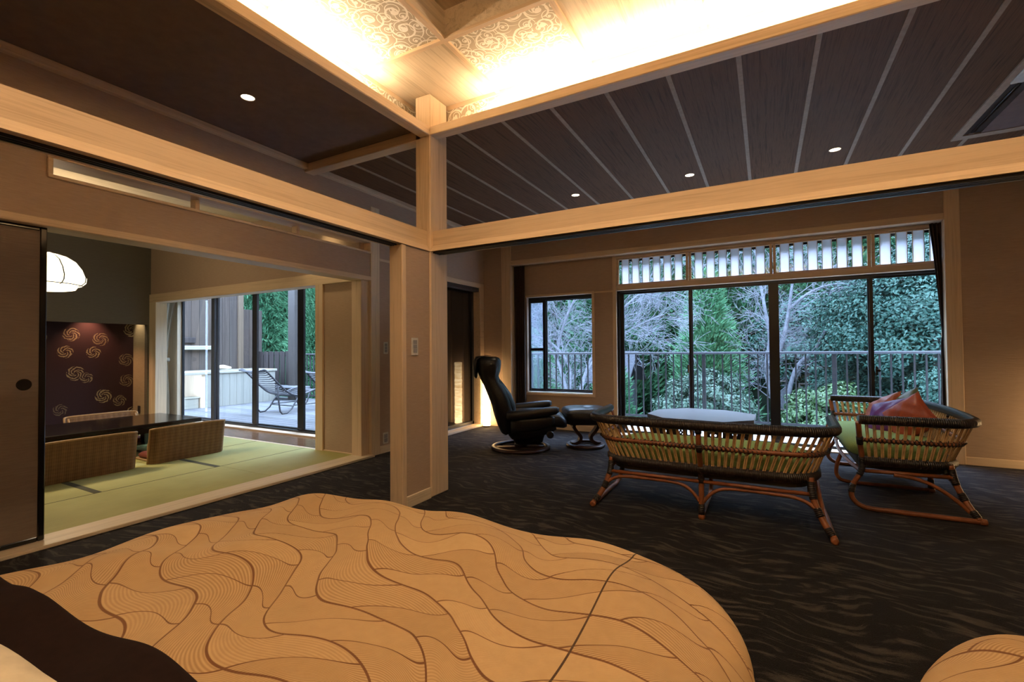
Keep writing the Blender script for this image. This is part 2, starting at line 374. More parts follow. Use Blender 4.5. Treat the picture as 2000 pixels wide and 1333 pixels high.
MB().box(LW-.004, LW+.006, DR[0], DR[1]+.01, 2.012, 2.022).build('rail', M['grey_metal'], d2)

# ---- pillar and stub wall
o = MB().cbox(-2.347, PX, PY, 2.996, 0, 3.05, c=.008).build('pillar', M['hinoki_z']); struct(o, 'square light wood corner pillar between the beams')
o = MB().box(-2.312, PX-.012, 2.51, PY, 0, 1.84).build('wall_stub', M['paper']); struct(o, 'short papered wall stub against the pillar')
trim('trim_15', M['hinoki_z'], 'light wood upright closing the stub wall', (-2.322, PX, 2.468, 2.512, 0, 1.84))
trim('baseboard_stub', M['pale_y'], 'pale baseboard on the stub wall', (PX-.013, PX+.002, 2.512, PY-.004, 0, .08), c=.002)
# ---- lower beams: set-back face with a splayed lower lip and door tracks underneath
def beam_prof(s): return [(-.15, 2.005), (-.032, 2.005), (-.032, 1.893), (0, 1.846), (-.15, 1.846)]
o = MB().prism([(PX+a, z) for a, z in beam_prof(0)], YB, PY+.002, axis='y').build('beam', M['hinoki_y']); struct(o, 'long light wood lintel beam running from pillar towards the bed heads')
trk = [MB().box(PX-.095+.022*i, PX-.085+.022*i, YB, 2.46, 1.834, 1.846).build('track', M['rail_dk'], o) for i in range(3)]
o = MB().prism([(PY-a, z) for a, z in beam_prof(0)], PX-.002, XR, axis='x').build('beam', M['hinoki_x']); struct(o, 'long light wood lintel beam crossing in front of the windows')
trk = [MB().box(PX+.01, XR, PY+.085-.022*i, PY+.095-.022*i, 1.832, 1.846).build('track', M['rail_dk'], o) for i in range(4)]
MB().box(PX+.01, XR, PY+.02, PY+.145, 1.842, 1.8465).build('track_bed', M['dark_metal'], o)
# ---- upper beams round the light coffer
CX0, CX1, CY0, CY1 = PX, 1.62, -.86, PY     # inner edges of the coffer opening
o = MB().cbox(CX0-.094, CX0, YB, PY+.094, 2.728, 2.795, c=.005).build('beam', M['hinoki_y']); struct(o, 'upper wood beam edging the lit coffer above the dark soffit')
o = MB().cbox(CX0-.094, XR, PY, PY+.094, 2.7285, 2.7945, c=.005).build('beam', M['hinoki_x']); struct(o, 'upper wood beam edging the lit coffer before the dark ceiling')
o = MB().cbox(CX1, CX1+.094, YB, PY, 2.728, 2.795, c=.005).build('beam', M['hinoki_y']); struct(o, 'upper wood beam on the far side of the coffer above second bed')
o = MB().cbox(CX0, CX1, CY0-.094, CY0, 2.728, 2.795, c=.005).build('beam', M['hinoki_x']); struct(o, 'upper wood beam edging the coffer above the bed heads')
o = MB().cbox(LW, CX0-.09, PY, PY+.10, 2.715, ZC, c=.005).build('beam', M['hinoki_x']); struct(o, 'short wood ceiling beam from left wall to the pillar')

# ---- ceilings
cl = empty('ceiling', (0, 0, ZC)); struct(cl, 'dark ebony panel ceiling with pale battens')
bx = [-2.463-.39*2+.392*i for i in range(-1, 16)]
bx = [-3.25+.3925*i for i in range(-1, 16)]
for i in range(len(bx)):
    x0 = max(LW, bx[i]+.012); x1 = min(XR, bx[i]+.3925-.012)
    if x1 > x0: MB().box(x0, x1, PY+.03, WW, ZC, ZC+.02).build('panel', M['ceil_dark'], cl)
    if LW < bx[i] < XR: MB().box(bx[i]-.014, bx[i]+.014, PY+.03, WW, ZC-.006, ZC+.02).build('batten', M['batten'], cl)
MB().box(LW-.1, XR+.1, PY+.20, WW+.3, ZC+.021, ZC+.06).build('backing', M['soffit'], cl)
o = MB().box(LW-.05, CX0-.05, YB-.05, PY+.05, ZC, ZC+.02).build('ceiling_soffit', M['soffit']); struct(o, 'plain dark brown soffit over the passage by the tatami room')
o = MB().box(CX1+.05, XR+.05, YB-.05, PY+.05, ZC, ZC+.02).build('ceiling_soffit', M['soffit']); struct(o, 'plain dark brown soffit beside the second bed')
o = MB().box(CX0-.05, CX1+.05, YB-.05, CY0-.05, ZC, ZC+.02).build('ceiling_soffit', M['soffit']); struct(o, 'plain dark brown soffit above the bed heads')
# ---- coffer
FX0, FX1, FY0, FY1 = -2.455, 1.865, -1.10, 3.02; ZP = 3.05
co = empty('ceiling_coffer', (0, 0, ZP)); struct(co, 'bright coffered ceiling of scroll paper and veneer panels')
nx, ny = 6, 6; dx = (FX1-FX0)/nx; dy = (FY1-FY0)/ny
for i in range(nx):
    for j in range(ny):
        x0 = FX0+dx*i; y0 = FY1-dy*(j+1)
        ring = i in (0, nx-1) or j in (0, ny-1); z = ZP if ring else ZP+.17
        mt = M['scroll'] if (i+j) % 2 else M['cofwood']
        if not ring: mt = M['cofwood'] if (i+j) % 2 == 0 else M['scroll']
        MB().box(x0+.004, x0+dx-.004, y0+.004, y0+dy-.004, z, z+.012).build('panel', mt, co)
for i in range(nx+1):
    x = FX0+dx*i
    if i in (0, nx): MB().box(x-.016, x+.016, FY0, FY1, ZP-.03, ZP+.002).build('rail', M['hinoki_y'], co); continue
    for a, b, z in ((FY0, FY0+dy, ZP), (FY1-dy, FY1, ZP), (FY0+dy, FY1-dy, ZP if i in (1, nx-1) else ZP+.17)):
        MB().box(x-.016, x+.016, a, b, z-.018, z+.004).build('rail', M['hinoki_y'], co)
for j in range(ny+1):
    y = FY0+dy*j
    if j in (0, ny): MB().box(FX0, FX1, y-.016, y+.016, ZP-.031, ZP+.001).build('rail', M['hinoki_x'], co); continue
    for a, b, z in ((FX0, FX0+dx, ZP), (FX1-dx, FX1, ZP), (FX0+dx, FX1-dx, ZP if j in (1, ny-1) else ZP+.17)):
        MB().box(a, b, y-.016, y+.016, z-.0185, z+.0035).build('rail', M['hinoki_x'], co)
for x in (FX0+dx, FX1-dx): MB().box(x-.008, x+.008, FY0+dy, FY1-dy, ZP, ZP+.175).build('step', M['cofwood'], co)
for y in (FY0+dy, FY1-dy): MB().box(FX0+dx, FX1-dx, y-.008, y+.008, ZP, ZP+.175).build('step', M['cofwood'], co)
for i in range(nx):
    x0 = FX0+dx*i
    for y, s in ((FY1, 0), (FY0, 1)):
        MB().box(x0+.014, x0+dx-.014, y-.006, y+.01, 2.81, ZP).build('frieze_panel', M['cofwood'] if (i+s) % 2 else M['scroll_f'], co)
        MB().box(x0-.014, x0+.014, y-.012, y+.01, 2.81, ZP).build('frieze_post', M['hinoki_z'], co)
for j in range(ny):
    y0 = FY1-dy*(j+1)
    for x, s in ((FX0, 0), (FX1, 1)):
        MB().box(x-.01, x+.006, y0+.014, y0+dy-.014, 2.81, ZP).build('frieze_panel', M['cofwood'] if (j+s) % 2 else M['scroll_f'], co)
        MB().box(x-.01, x+.012, y0-.014, y0+.014, 2.81, ZP).build('frieze_post', M['hinoki_z'], co)
o = MB().box(LW-.3, XR+.3, YB-.3, WW+.3, 3.34, 3.45).build('roof', M['soffit']); struct(o, 'roof slab above the ceilings')
# trough floors (close the gap between beams and frieze)
MB().box(FX0-.02, CX0-.05, FY0, FY1, 2.796, 2.81).box(CX1+.05, FX1+.02, FY0, FY1, 2.796, 2.81).box(FX0, FX1, PY+.05, FY1+.02, 2.797, 2.811).box(FX0, FX1, FY0-.02, CY0-.05, 2.797, 2.811).build('trough', M['hinoki_y'], co)
# hidden cove lamps: tubes plus their light
TUBE = emit('cove_tube', (1, .72, .42), 6)
def cove(label, x0, y0, x1, y1):
    L = math.hypot(x1-x0, y1-y0); t = thing('cove_lamp', label, 'lamp', ((x0+x1)/2, (y0+y1)/2, 2.811), math.atan2(y1-y0, x1-x0))
    MB().box(-L/2, L/2, -.02, .02, 0, .018).build('base', M['white'], t, world=False)
    MB().tube([(-L/2+.02, 0, .026), (L/2-.02, 0, .026)], .008, 8).build('tube', TUBE, t, world=False)
    a = area('cove_light', (0, 0, .038), (PI, 0, 0), L-.05, .05, P_COVE*L, WARM); a.parent = t
cove('warm tube lamp hidden in the trough along the passage-side beam', -2.385, 2.42, -2.385, -.7)
cove('warm tube lamp hidden in the trough along the window-side beam', -1.86, 2.95, 1.5, 2.95)
cove('warm tube lamp hidden in the trough above the second bed', 1.79, -.7, 1.79, 2.6)
cove('warm tube lamp hidden in the trough above the bed heads', -1.9, -1.03, 1.5, -1.03)

# ---- fusuma (sliding door) in the tatami opening
d1 = empty('door_1', (LW-.06, .62, 0)); struct(d1, 'plain tan sliding fusuma door with black edging')
MB().box(LW-.075, LW-.055, .14, 1.085, .03, 1.832).build('panel', wallpaper('fusuma_paper', (.20,.155,.12), .6), d1)
fr = MB()
for b in ((1.060, 1.090, .024, 1.838), (.135, .165, .024, 1.838)): fr.cbox(LW-.082, LW-.048, b[0], b[1], b[2], b[3], c=.004)
fr.cbox(LW-.081, LW-.049, .165, 1.06, .024, .05, c=.004).cbox(LW-.081, LW-.049, .165, 1.06, 1.812, 1.838, c=.004)
fr.build('frame', M['black'], d1)
hb = MB(); n = 24
hb.add([(LW-.0545, 1.0+.033*math.cos(2*PI*k/n), .924+.033*math.sin(2*PI*k/n)) for k in range(n)]+[(LW-.0505, 1.0+.030*math.cos(2*PI*k/n), .924+.030*math.sin(2*PI*k/n)) for k in range(n)], [tuple(range(n, 2*n))]+[(k, (k+1) % n, n+(k+1) % n, n+k) for k in range(n)])
hb.build('finger_pull', M['black'], d1)

# ---- windows
def sash(parent, axis_y, x0, x1, z0, z1, wl, wr, wt, wb, mt, gm, depth=.03, mid=None):
    f = MB().box(x0, x0+wl, axis_y, axis_y+depth, z0, z1).box(x1-wr, x1, axis_y, axis_y+depth, z0, z1).box(x0+wl, x1-wr, axis_y, axis_y+depth, z0, z0+wb).box(x0+wl, x1-wr, axis_y, axis_y+depth, z1-wt, z1)
    if mid: f.box(x0+wl, x1-wr, axis_y, axis_y+depth, mid-.02, mid+.02)
    fo = f.build('sash', mt, parent)
    MB().box(x0+wl, x1-wr, axis_y+depth*.45, axis_y+depth*.55, z0+wb, z1-wt).build('pane', gm, fo)
    return fo
w1 = empty('window_1', (-2.5, YI+.05, SW[2])); struct(w1, 'small black framed window with bare branches outside')
MB().box(SW[0]-.01, SW[1]+.01, YI+.06, YI+.12, SW[3]-.045, SW[3]+.02).box(SW[0]-.01, SW[1]+.01, YI+.06, YI+.12, SW[2]-.02, SW[2]+.03).box(SW[0]-.02, SW[0]+.012, YI+.06, YI+.12, SW[2], SW[3]).box(SW[1]-.006, SW[1]+.02, YI+.06, YI+.12, SW[2], SW[3]).build('frame', M['black_metal'], w1)
sash(w1, YI+.065, SW[0]+.012, -2.735, SW[2]+.03, SW[3]-.045, .012, .035, .03, .02, M['black_metal'], M['glass_net'], mid=1.10)
sash(w1, YI+.095, -2.765, SW[1]-.006, SW[2]+.03, SW[3]-.045, .045, .01, .01, .02, M['dark_metal'], M['glass'])
w2 = empty('window_2', (0, YI+.06, .05)); struct(w2, 'wide four-leaf black framed glass doors onto the balcony')
BT = 1.865
MB().box(-1.69, 1.62, YI+.05, YI+.15, BT-.035, BT+.03).box(-1.69, 1.62, YI+.062, YI+.15, -.02, .018).box(-1.69, -1.665, YI+.05, YI+.15, .0, BT).build('frame', M['black_metal'], w2)
sash(w2, YI+.10, -1.665, -.775, .018, BT-.035, .045, .028, .02, .022, M['black_metal'], M['glass'])
sash(w2, YI+.065, -.815, .088, .018, BT-.035, .028, .05, .02, .022, M['black_metal'], M['glass'])
sash(w2, YI+.065, .088, .985, .018, BT-.035, .05, .03, .02, .022, M['black_metal'], M['glass'])
sash(w2, YI+.10, .945, 1.60, .018, BT-.035, .03, .04, .02, .022, M['black_metal'], M['glass'])
MB().cbox(.995, 1.015, YI+.06, YI+.085, .80, .90, c=.006).cbox(1.0, 1.035, YI+.05, YI+.068, .84, .87, c=.005).build('latch', M['black'], w2)
MB().cbox(-.84, -.82, YI+.06, YI+.085, .80, .90, c=.006).build('latch', M['black'], w2)
MB().box(-1.69, 1.62, YI+.10, YI+.106, BT+.03, 2.27).build('pane', M['glass'], w2)      # fixed light behind the lattice
MB().box(-1.69, 1.62, YI+.095, YI+.112, 1.905, 1.935).box(-1.69, 1.62, YI+.095, YI+.112, 2.235, 2.27).build('upper_frame', M['black_metal'], w2)
# lattice transom panels of paper strips
MB_T = MB().cbox(-1.685, RX1+.05, YI-.008, YI+.05, 1.852, 1.918, c=.004).cbox(-1.685, RX1+.05, YI-.006, YI+.05, 2.268, 2.30, c=.003)
struct(MB_T.build('trim_16', M['hinoki_x']), 'wood rails above and below the lattice transom')
for k, (x0, x1) in enumerate(((-1.683, -.806), (-.800, .083), (.089, .966), (.972, 1.56))):
    lab = ('first lattice transom panel next to the small window', 'second lattice transom panel from the small window', 'third lattice transom panel from the small window', 'last lattice transom panel behind the tied curtain')[k]
    tp = thing('transom_lattice', lab, 'transom', (x0, YI, 1.918), group='lattice transom panels')
    fw = .028
    MB().cbox(x0, x0+fw, YI+.004, YI+.034, 1.918, 2.268, c=.002).cbox(x1-fw, x1, YI+.004, YI+.034, 1.918, 2.268, c=.002).cbox(x0+fw, x1-fw, YI+.004, YI+.034, 1.918, 1.936, c=.002).cbox(x0+fw, x1-fw, YI+.004, YI+.034, 2.25, 2.268, c=.002).build('frame', M['hinoki_x'], tp)
    n = 6; p = (.877-2*fw)/6.30; sl = p*.30; x = x0+fw+sl
    while x+p*.70 < x1-fw-.004:
        s_ = MB().box(x+.004, x+p*.70-.004, YI+.014, YI+.017, 1.936, 2.25).build('paper_strip', M['shoji'], tp)
        MB().box(x, x+.004, YI+.008, YI+.026, 1.936, 2.25).box(x+p*.70-.004, x+p*.70, YI+.008, YI+.026, 1.936, 2.25).build('strip_edge', M['hinoki_z'], s_)
        x += p
# ---- downlights
def downlight(label, x, y, z=ZC, pw=None, ang=95, col=WARM2):
    t = thing('downlight', label, 'downlight', (x, y, z))
    MB().lathe([(.041, .0), (.041, -.004), (.046, -.004), (.047, 0)], 28).build('trim_ring', M['batten'], t, world=False)
    MB().lathe([(.0001, -.001), (.040, -.001)], 28).build('lens', M['lens'], t, world=False)
    spot('downlight_beam', (0, 0, -.012), pw or P_DOWN, col, ang, .75, .03, t)
downlight('lit round downlight alone in the plain brown soffit', -2.991, 1.86, pw=6)
downlight('lit round downlight in the panelled ceiling nearest the pillar', -1.802, 4.80)
downlight('middle lit round downlight of three in the panelled ceiling', -.623, 4.80)
downlight('lit round downlight in the panelled ceiling towards the cassette', .549, 4.80)
for px_, py_, lb in ((-.95, 1.5, 'far'), (.45, 1.5, 'window-side'), (-.95, .2, 'head-side'), (.45, .2, 'inner')):  # unseen fill lamps, added to brighten the beds and beams
    downlight('added unseen fill lamp in the coffer over the beds, %s one' % lb, px_, py_, 3.218, P_BED_FILL, 150, WARM)
# ---- ceiling cassette
t = thing('air_conditioner', 'recessed ceiling air conditioner cassette with dark slot', 'air conditioner', (1.9, 4.4, ZC))
MB().box(1.36, 2.5, 3.78, 3.86, ZC-.012, ZC+.0).box(1.36, 2.5, 4.98, 5.06, ZC-.012, ZC).box(1.36, 1.41, 3.86, 4.98, ZC-.012, ZC).box(2.45, 2.5, 3.86, 4.98, ZC-.012, ZC).build('frame', M['batten'], t)
MB().box(1.41, 1.52, 3.88, 4.96, ZC-.006, ZC).build('outlet_slot', M['rail_dk'], t)
MB().tube([(1.455, 3.9, ZC-.008), (1.455, 4.94, ZC-.008)], .006, 6).build('louvre', M['dark_metal'], t)
MB().box(1.52, 2.45, 3.86, 4.98, ZC-.008, ZC).build('grille', M['soffit'], t)
MB().cbox(1.40, 1.60, 3.86, 4.12, ZC-.022, ZC-.008, c=.004).build('corner_plate', M['white'], t)
# ---- switches and outlet
def plate(name, label, x, y0, y1, z0, z1, n):
    t = thing(name, label, 'switch' if 'switch' in name else 'outlet', (x, (y0+y1)/2, z0))
    MB().cbox(x, x+.008, y0, y1, z0, z1, c=.002).build('plate', M['white'], t)
    h = (z1-z0-.03)/n
    for i in range(n): MB().cbox(x+.006, x+.011, y0+.016, y1-.016, z0+.015+h*i+.002, z0+.015+h*(i+1)-.002, c=.001).build('rocker' if 'switch' in name else 'socket', M['grey_plate'], t)
plate('light_switch', 'white light switch plate on the stub wall by the pillar', PX-.012, 2.572, 2.642, 1.066, 1.191, 3)
plate('light_switch', 'white light switch plate on the wall behind the pillar', LW, 3.762, 3.829, 1.065, 1.195, 3)
plate('wall_outlet', 'grey power outlet plate low on the wall behind the pillar', LW, 3.75, 3.83, .095, .215, 2)

# ================================================================== TATAMI ROOM
TX0, TX1, TY0, TY1 = -7.98, LW-LT, -.7, 3.50; TZ = 2.70
def mk_tatami():
    t = NT('tatami_reed'); n = t.noise(t.coord(scale=(500, 3, 1)), 1, 2); n2 = t.noise(t.coord(), 2.5, 3); f = t.math('ADD', t.math('MULTIPLY', n, .5), t.math('MULTIPLY', n2, .5))
    t.set(t.ramp(f, [(.35, (.33,.31,.105)), (.65, (.43,.41,.155))]), .7, .2); t.bump(n, .3, .003); return t.m
M['tatami'] = mk_tatami(); M['heri'] = plain('tatami_border_cloth', (.065,.062,.032), .9)
o = MB().box(TX0-.5, TX1, TY0, TY1, -.10, -.012).build('floor_tatami', M['hinoki_x']); struct(o, 'green tatami mat floor with dark cloth borders')
def mat(x0, x1, y0, y1, long):
    m = MB().box(x0+.002, x1-.002, y0+.002, y1-.002, -.011, .018).build('tatami_mat', M['tatami'], o)
    b = MB(); e = .028
    if long == 'y': b.box(x0+.002, x0+e, y0+.003, y1-.003, .0, .0195).box(x1-e, x1-.002, y0+.003, y1-.003, .0, .0195)
    else: b.box(x0+.003, x1-.003, y0+.002, y0+e, .0, .0195).box(x0+.003, x1-.003, y1-e, y1-.002, .0, .0195)
    b.build('border', M['heri'], m)
ys = (-.7, .82, 1.68, 2.58, 3.5); xs = (-3.79, -4.56, -5.44, -6.32, -7.2, -7.98)
def mat2(x0, x1, y0, y1):
    m = MB().box(x0+.0015, x1-.0015, y0+.0015, y1-.0015, -.011, .018).build('tatami_mat', M['tatami'], o); return m
for i in range(5):
    yy = ys if i else (-.7, .82, 2.58, 3.5)
    for j in range(len(yy)-1):
        m = mat2(xs[i+1], xs[i], yy[j], yy[j+1])
        if i and 0 < j < 3:
            MB().box(xs[i+1]+.002, xs[i]-.002, yy[j+1]-.05, yy[j+1]-.002, .0, .0192).build('border', M['heri'], m)
        MB().box(xs[i+1]+.0015, xs[i+1]+.010, yy[j]+.002, yy[j+1]-.002, .0, .019).build('border', M['heri'], m)
# back wall with the alcove below a hanging wall
o = pierced('wall_tatami_back', M['paper_dk'], 'x', TX0-.08, TX0, TY0, TY1+.12, -.1, 3.0, [(.6, 3.46, .06, 1.51)]); struct(o, 'olive wall hanging over the dark alcove')
def mk_purple():
    t = NT('dark_purple_medallion_wallpaper'); tc = t.coord()
    q = t.node('ShaderNodeSeparateXYZ'); t.lk(tc, q.inputs[0]); mp = t.node('ShaderNodeCombineXYZ'); t.lk(q.outputs[1], mp.inputs[0]); t.lk(q.outputs[2], mp.inputs[1])
    vo = t.node('ShaderNodeTexVoronoi', feature='F1', voronoi_dimensions='2D'); t.lk(mp.outputs[0], vo.inputs['Vector']); vo.inputs['Scale'].default_value = 3.1; vo.inputs['Randomness'].default_value = .75
    sub = t.node('ShaderNodeVectorMath', operation='SUBTRACT'); t.lk(mp.outputs[0], sub.inputs[0]); t.lk(vo.outputs['Position'], sub.inputs[1])
    sp = t.node('ShaderNodeSeparateXYZ'); t.lk(sub.outputs[0], sp.inputs[0]); r = vo.outputs['Distance']
    ang = t.math('ARCTAN2', sp.outputs[1], sp.outputs[0])
    nz = t.noise(mp.outputs[0], 26, 3)
    st = t.math('GREATER_THAN', t.math('SINE', t.math('ADD', t.math('MULTIPLY', ang, 5), t.math('ADD', t.math('MULTIPLY', r, 60), t.math('MULTIPLY', nz, 9)))), .15)
    cs = t.node('ShaderNodeSeparateXYZ'); t.lk(vo.outputs['Color'], cs.inputs[0]); rad = t.math('ADD', .225, t.math('MULTIPLY', cs.outputs[0], .10))
    ring = t.math('MULTIPLY', t.math('LESS_THAN', r, rad), t.math('GREATER_THAN', r, .06)); msk = t.math('MULTIPLY', t.math('MULTIPLY', ring, st), t.math('ADD', .35, t.math('MULTIPLY', cs.outputs[1], .65)))
    t.set(t.mix(msk, (.030,.012,.014), (.30,.24,.13)), .7, .25); return t.m
M['purple'] = mk_purple()
o = MB().box(-8.46, -8.40, TY0, 3.6, -.1, 1.9).build('wall_alcove', M['purple']); struct(o, 'dark purple alcove wallpaper with pale flower medallions')
o = MB().box(-8.42, TX0-.08, 3.46, 3.52, -.1, 1.9).box(-8.42, TX0-.08, .5, .56, -.1, 1.9).build('wall_alcove_side', wallpaper('ochre_wall', (.36,.29,.18))); struct(o, 'ochre return wall of the alcove')
o = MB().box(-8.45, TX0, .5, 3.52, -.1, .06).build('floor_alcove', M['black']); struct(o, 'black lacquered alcove floor')
o = MB().box(-8.45, TX0-.08, .5, 3.52, 1.75, 1.8).build('ceiling_alcove', M['soffit']); struct(o, 'alcove soffit')
MBo = MB().cbox(-7.992, -7.965, 3.40, 3.42, 1.45, 2.69, c=.002)
downlight('small lit downlight hidden in the alcove soffit', -8.26, 2.92, 1.75, 48, 95, (1, .5, .28))
spot('alcove_side_light', (-8.2, 3.36, 1.72), 9, WARM2, 70, .8, .03, None, (math.radians(16), 0, 0))
o = MB().box(TX0-.1, TX1+.05, TY0-.1, TY1+.1, TZ, TZ+.05).build('ceiling_tatami', M['cofwood']); struct(o, 'pale veneer ceiling of the tatami room')
o = MB().box(TX0-.6, TX1, TY0-.12, TY0, -.1, 3).build('wall_tatami_side', M['paper_dk']); struct(o, 'olive wall at the near end of the tatami room')
# garden-side wall of the tatami room (Y=3.5) with the wide opening
GO = (-7.80, -4.361, 0, 1.835)
o = pierced('wall_tatami_front', M['paper'], 'y', TY1, TY1+.12, TX0-.7, TX1+.08, -.1, 3.0, [GO]); struct(o, 'tan wall over the opening to the veranda')
trim('trim_17', M['hinoki_x'], 'light wood head rail over the veranda opening', (TX0, TX1, TY1-.02, TY1+.13, 1.831, 1.955))
trim('trim_18', M['hinoki_z'], 'light wood upright by the narrow wall panel', (-4.365, -4.245, TY1-.02, TY1+.13, 0, 1.836))
trim('trim_19', M['pale_z'], 'pale wood upright beside the tied curtain', (TX0, GO[0]+.004, TY1-.02, TY1+.13, 0, 1.836))
trim('trim_20', M['hinoki_z'], 'warm lit corner post of the tatami opening', (LW-LT-.0, LW-.02, TY1-.03, 3.58, 0, 1.84))
trim('baseboard_tatami', M['hinoki_x'], 'thin wood strip below the narrow wall panel', (-4.245, TX1, TY1-.012, TY1, .018, .03), c=.002)
# veranda strip
GY = 4.08
vf = empty('floor_veranda', (0, 3.8, 0)); struct(vf, 'glossy brown plank floor of the narrow veranda')
MB().box(-9.0, LW-LT, TY1, GY+.1, -.1, -.004).build('subfloor', M['hinoki_x'], vf)
M['gloss_brown'] = wood('glossy_brown_floor', (.11,.055,.03), (.19,.10,.05), 'x', 1, .18, .5)
for k in range(5):
    MB().cbox(-8.96, LW-LT, TY1+.03+.085*k, TY1+.03+.085*k+.083, -.004, .012, c=.0015).build('plank', M['gloss_brown'], vf)
MB().cbox(-8.96, LW-LT, TY1-.001, TY1+.028, -.004, .02, c=.002).build('threshold', M['hinoki_x'], vf)
MB().cbox(-8.96, LW-LT, TY1+.456, GY, -.004, .03, c=.002).build('threshold', M['hinoki_x'], vf)
o = MB().box(-9.10, -8.97, TY1, GY+.12, -.1, 3).build('wall_veranda_end', M['pale_z']); struct(o, 'pale wood end wall of the veranda by the curtain')
o = MB().box(-9.1, LW-.02, TY1+.121, GY+.15, 2.02, 2.12).build('ceiling_veranda', M['hinoki_x']); struct(o, 'low wood veranda ceiling')
o = MB().box(-8.97, -8.42, GY-.01, GY+.08, 0, 2.05).build('trim_21', M['pale_z']); struct(o, 'pale wood upright next to the sliding doors')
w3 = empty('window_3', (-6.5, GY, 0)); struct(w3, 'dark framed sliding glass doors between veranda and terrace')
MB().box(-8.45, -3.8, GY, GY+.10, 1.975, 2.05).box(-8.45, -3.8, GY, GY+.10, -.02, .055).build('frame', M['black_metal'], w3)
sx = (-8.44, -7.43, -6.43, -5.53, -4.6, -3.82)
sash(w3, GY+.055, -8.44, -7.40, .04, 1.98, .05, .05, .03, .03, M['black_metal'], M['glass'])
sash(w3, GY+.015, -7.50, -6.36, .04, 1.98, .085, .085, .03, .03, M['dark_metal'], M['glass'])
sash(w3, GY+.055, -6.53, -5.46, .04, 1.98, .09, .05, .03, .03, M['black_metal'], M['glass'])
sash(w3, GY+.015, -5.48, -4.6, .04, 1.98, .12, .05, .03, .03, M['black_metal'], M['glass'])
sash(w3, GY+.055, -4.66, -3.82, .04, 1.98, .05, .05, .03, .03, M['black_metal'], M['glass'])

def curtain(name, label, mt, xf, n_folds, y0, z0, z1, tie=None, depth=.03, nv=40):
    """xf(v)->(left,right) at height v in 0..1"""
    t = thing(name, label, 'curtain', (sum(xf(.5))/2, y0, z0))
    def fn(u, v):
        a, b = xf(v); x = a+(b-a)*u; amp = depth*(1 if not tie else (.35+.65*min(1, abs(v-tie)*4)))
        return (x, y0+amp*math.sin(u*n_folds*2*PI+.6*math.sin(v*5)), z0+(z1-z0)*v)
    MB().grid(fn, n_folds*10, nv).build('cloth', mt, t)
    return t
M['curtain'] = plain('dark_brown_curtain', (.060,.042,.034), .9, .1, sc=120)
M['curtain_g'] = plain('olive_grey_curtain', (.27,.235,.17), .9, .1, sc=120)
curtain('curtain', 'dark brown curtain gathered by the small window', M['curtain'], lambda v: (-3.155, -2.985), 5, WW+.075, .01, 2.29, None, .022)
def xr(v):
    if v > .5: k = (v-.5)/.5; return (1.485-.08*k**1.3, 1.495)
    return (1.475-.012*(1-v/.5), 1.495)
curtain('curtain', 'dark brown curtain swept aside at the bare wall end', M['curtain'], xr, 3, WW+.055, .01, 2.285, .5, .02)
def xt(v):
    k = abs(v-.50)/.5; k = k if v > .5 else k*.35
    return (-8.80, -8.50+.30*min(1, k**1.2))
ct = curtain('curtain', 'olive curtain tied back at the veranda corner', M['curtain_g'], xt, 4, GY-.12, .02, 2.0, .5, .025)
MB().tube([(-8.80, GY-.15, .98), (-8.65, GY-.17, .985), (-8.50, GY-.155, .98), (-8.49, GY-.09, .98)], .028, 6, flat=1.3).build('tie_band', M['curtain_g'], ct)

# ---- pendant lamp
M['pend'] = emit('glowing_paper_shade', (1, .87, .60), 2.6)
PS = .92
pl = thing('pendant_lamp', 'glowing white paper pendant lamp behind the fusuma', 'pendant lamp', (-5.8, 1.68, 1.62))
prof = [(.05, .40), (.12, .395), (.19, .375), (.26, .33), (.31, .26), (.335, .19), (.33, .145), (.30, .115), (.27, .105), (.25, .075), (.20, .065), (.0001, .062)]
prof = [(r*.92, z) for r, z in prof]
MB().lathe(prof, 40).build('shade', M['pend'], pl, world=False)
rb = M['dark_metal']
for k in range(8):
    a = 2*PI*k/8+.2
    MB().tube([((r+.003)*math.cos(a), (r+.003)*math.sin(a), z) for r, z in prof[:9]], .0045, 5).build('rib', rb, pl, world=False)
MB().tube([(.279*math.cos(2*PI*k/40), .279*math.sin(2*PI*k/40), .113) for k in range(40)], .004, 5, closed=True).build('hoop', rb, pl, world=False)
MB().tube([(0, 0, .40), (0, 0, 1.08)], .004, 6).build('cord', rb, pl, world=False)
spot('pendant_light', (0, 0, .055), P_PEND*1.9, WARM2, 165, .5, .2, pl); point('pendant_light', (0, 0, .5), P_PEND*.22, WARM2, .12, pl)

downlight('lit downlight in the tatami room ceiling by the veranda opening', -4.15, 3.30, TZ, 22, 80, (1, .74, .38))
# ---- low table
lt = thing('low_table', 'long glossy black low table on the tatami', 'table', (-6.2, 2.0, .018))
MB().cbox(-6.68, -5.74, .95, 3.04, .30, .345, c=.008).build('table_top', M['black'], lt)
for x in (-6.5, -5.92):
    for y in (1.15, 2.82): MB().cbox(x-.05, x+.05, y-.05, y+.05, .018, .30, c=.006).build('leg', M['black'], lt)
MB().cbox(-6.54, -5.88, 1.1, 2.87, .225, .30, c=.004).build('apron', M['black'], lt)
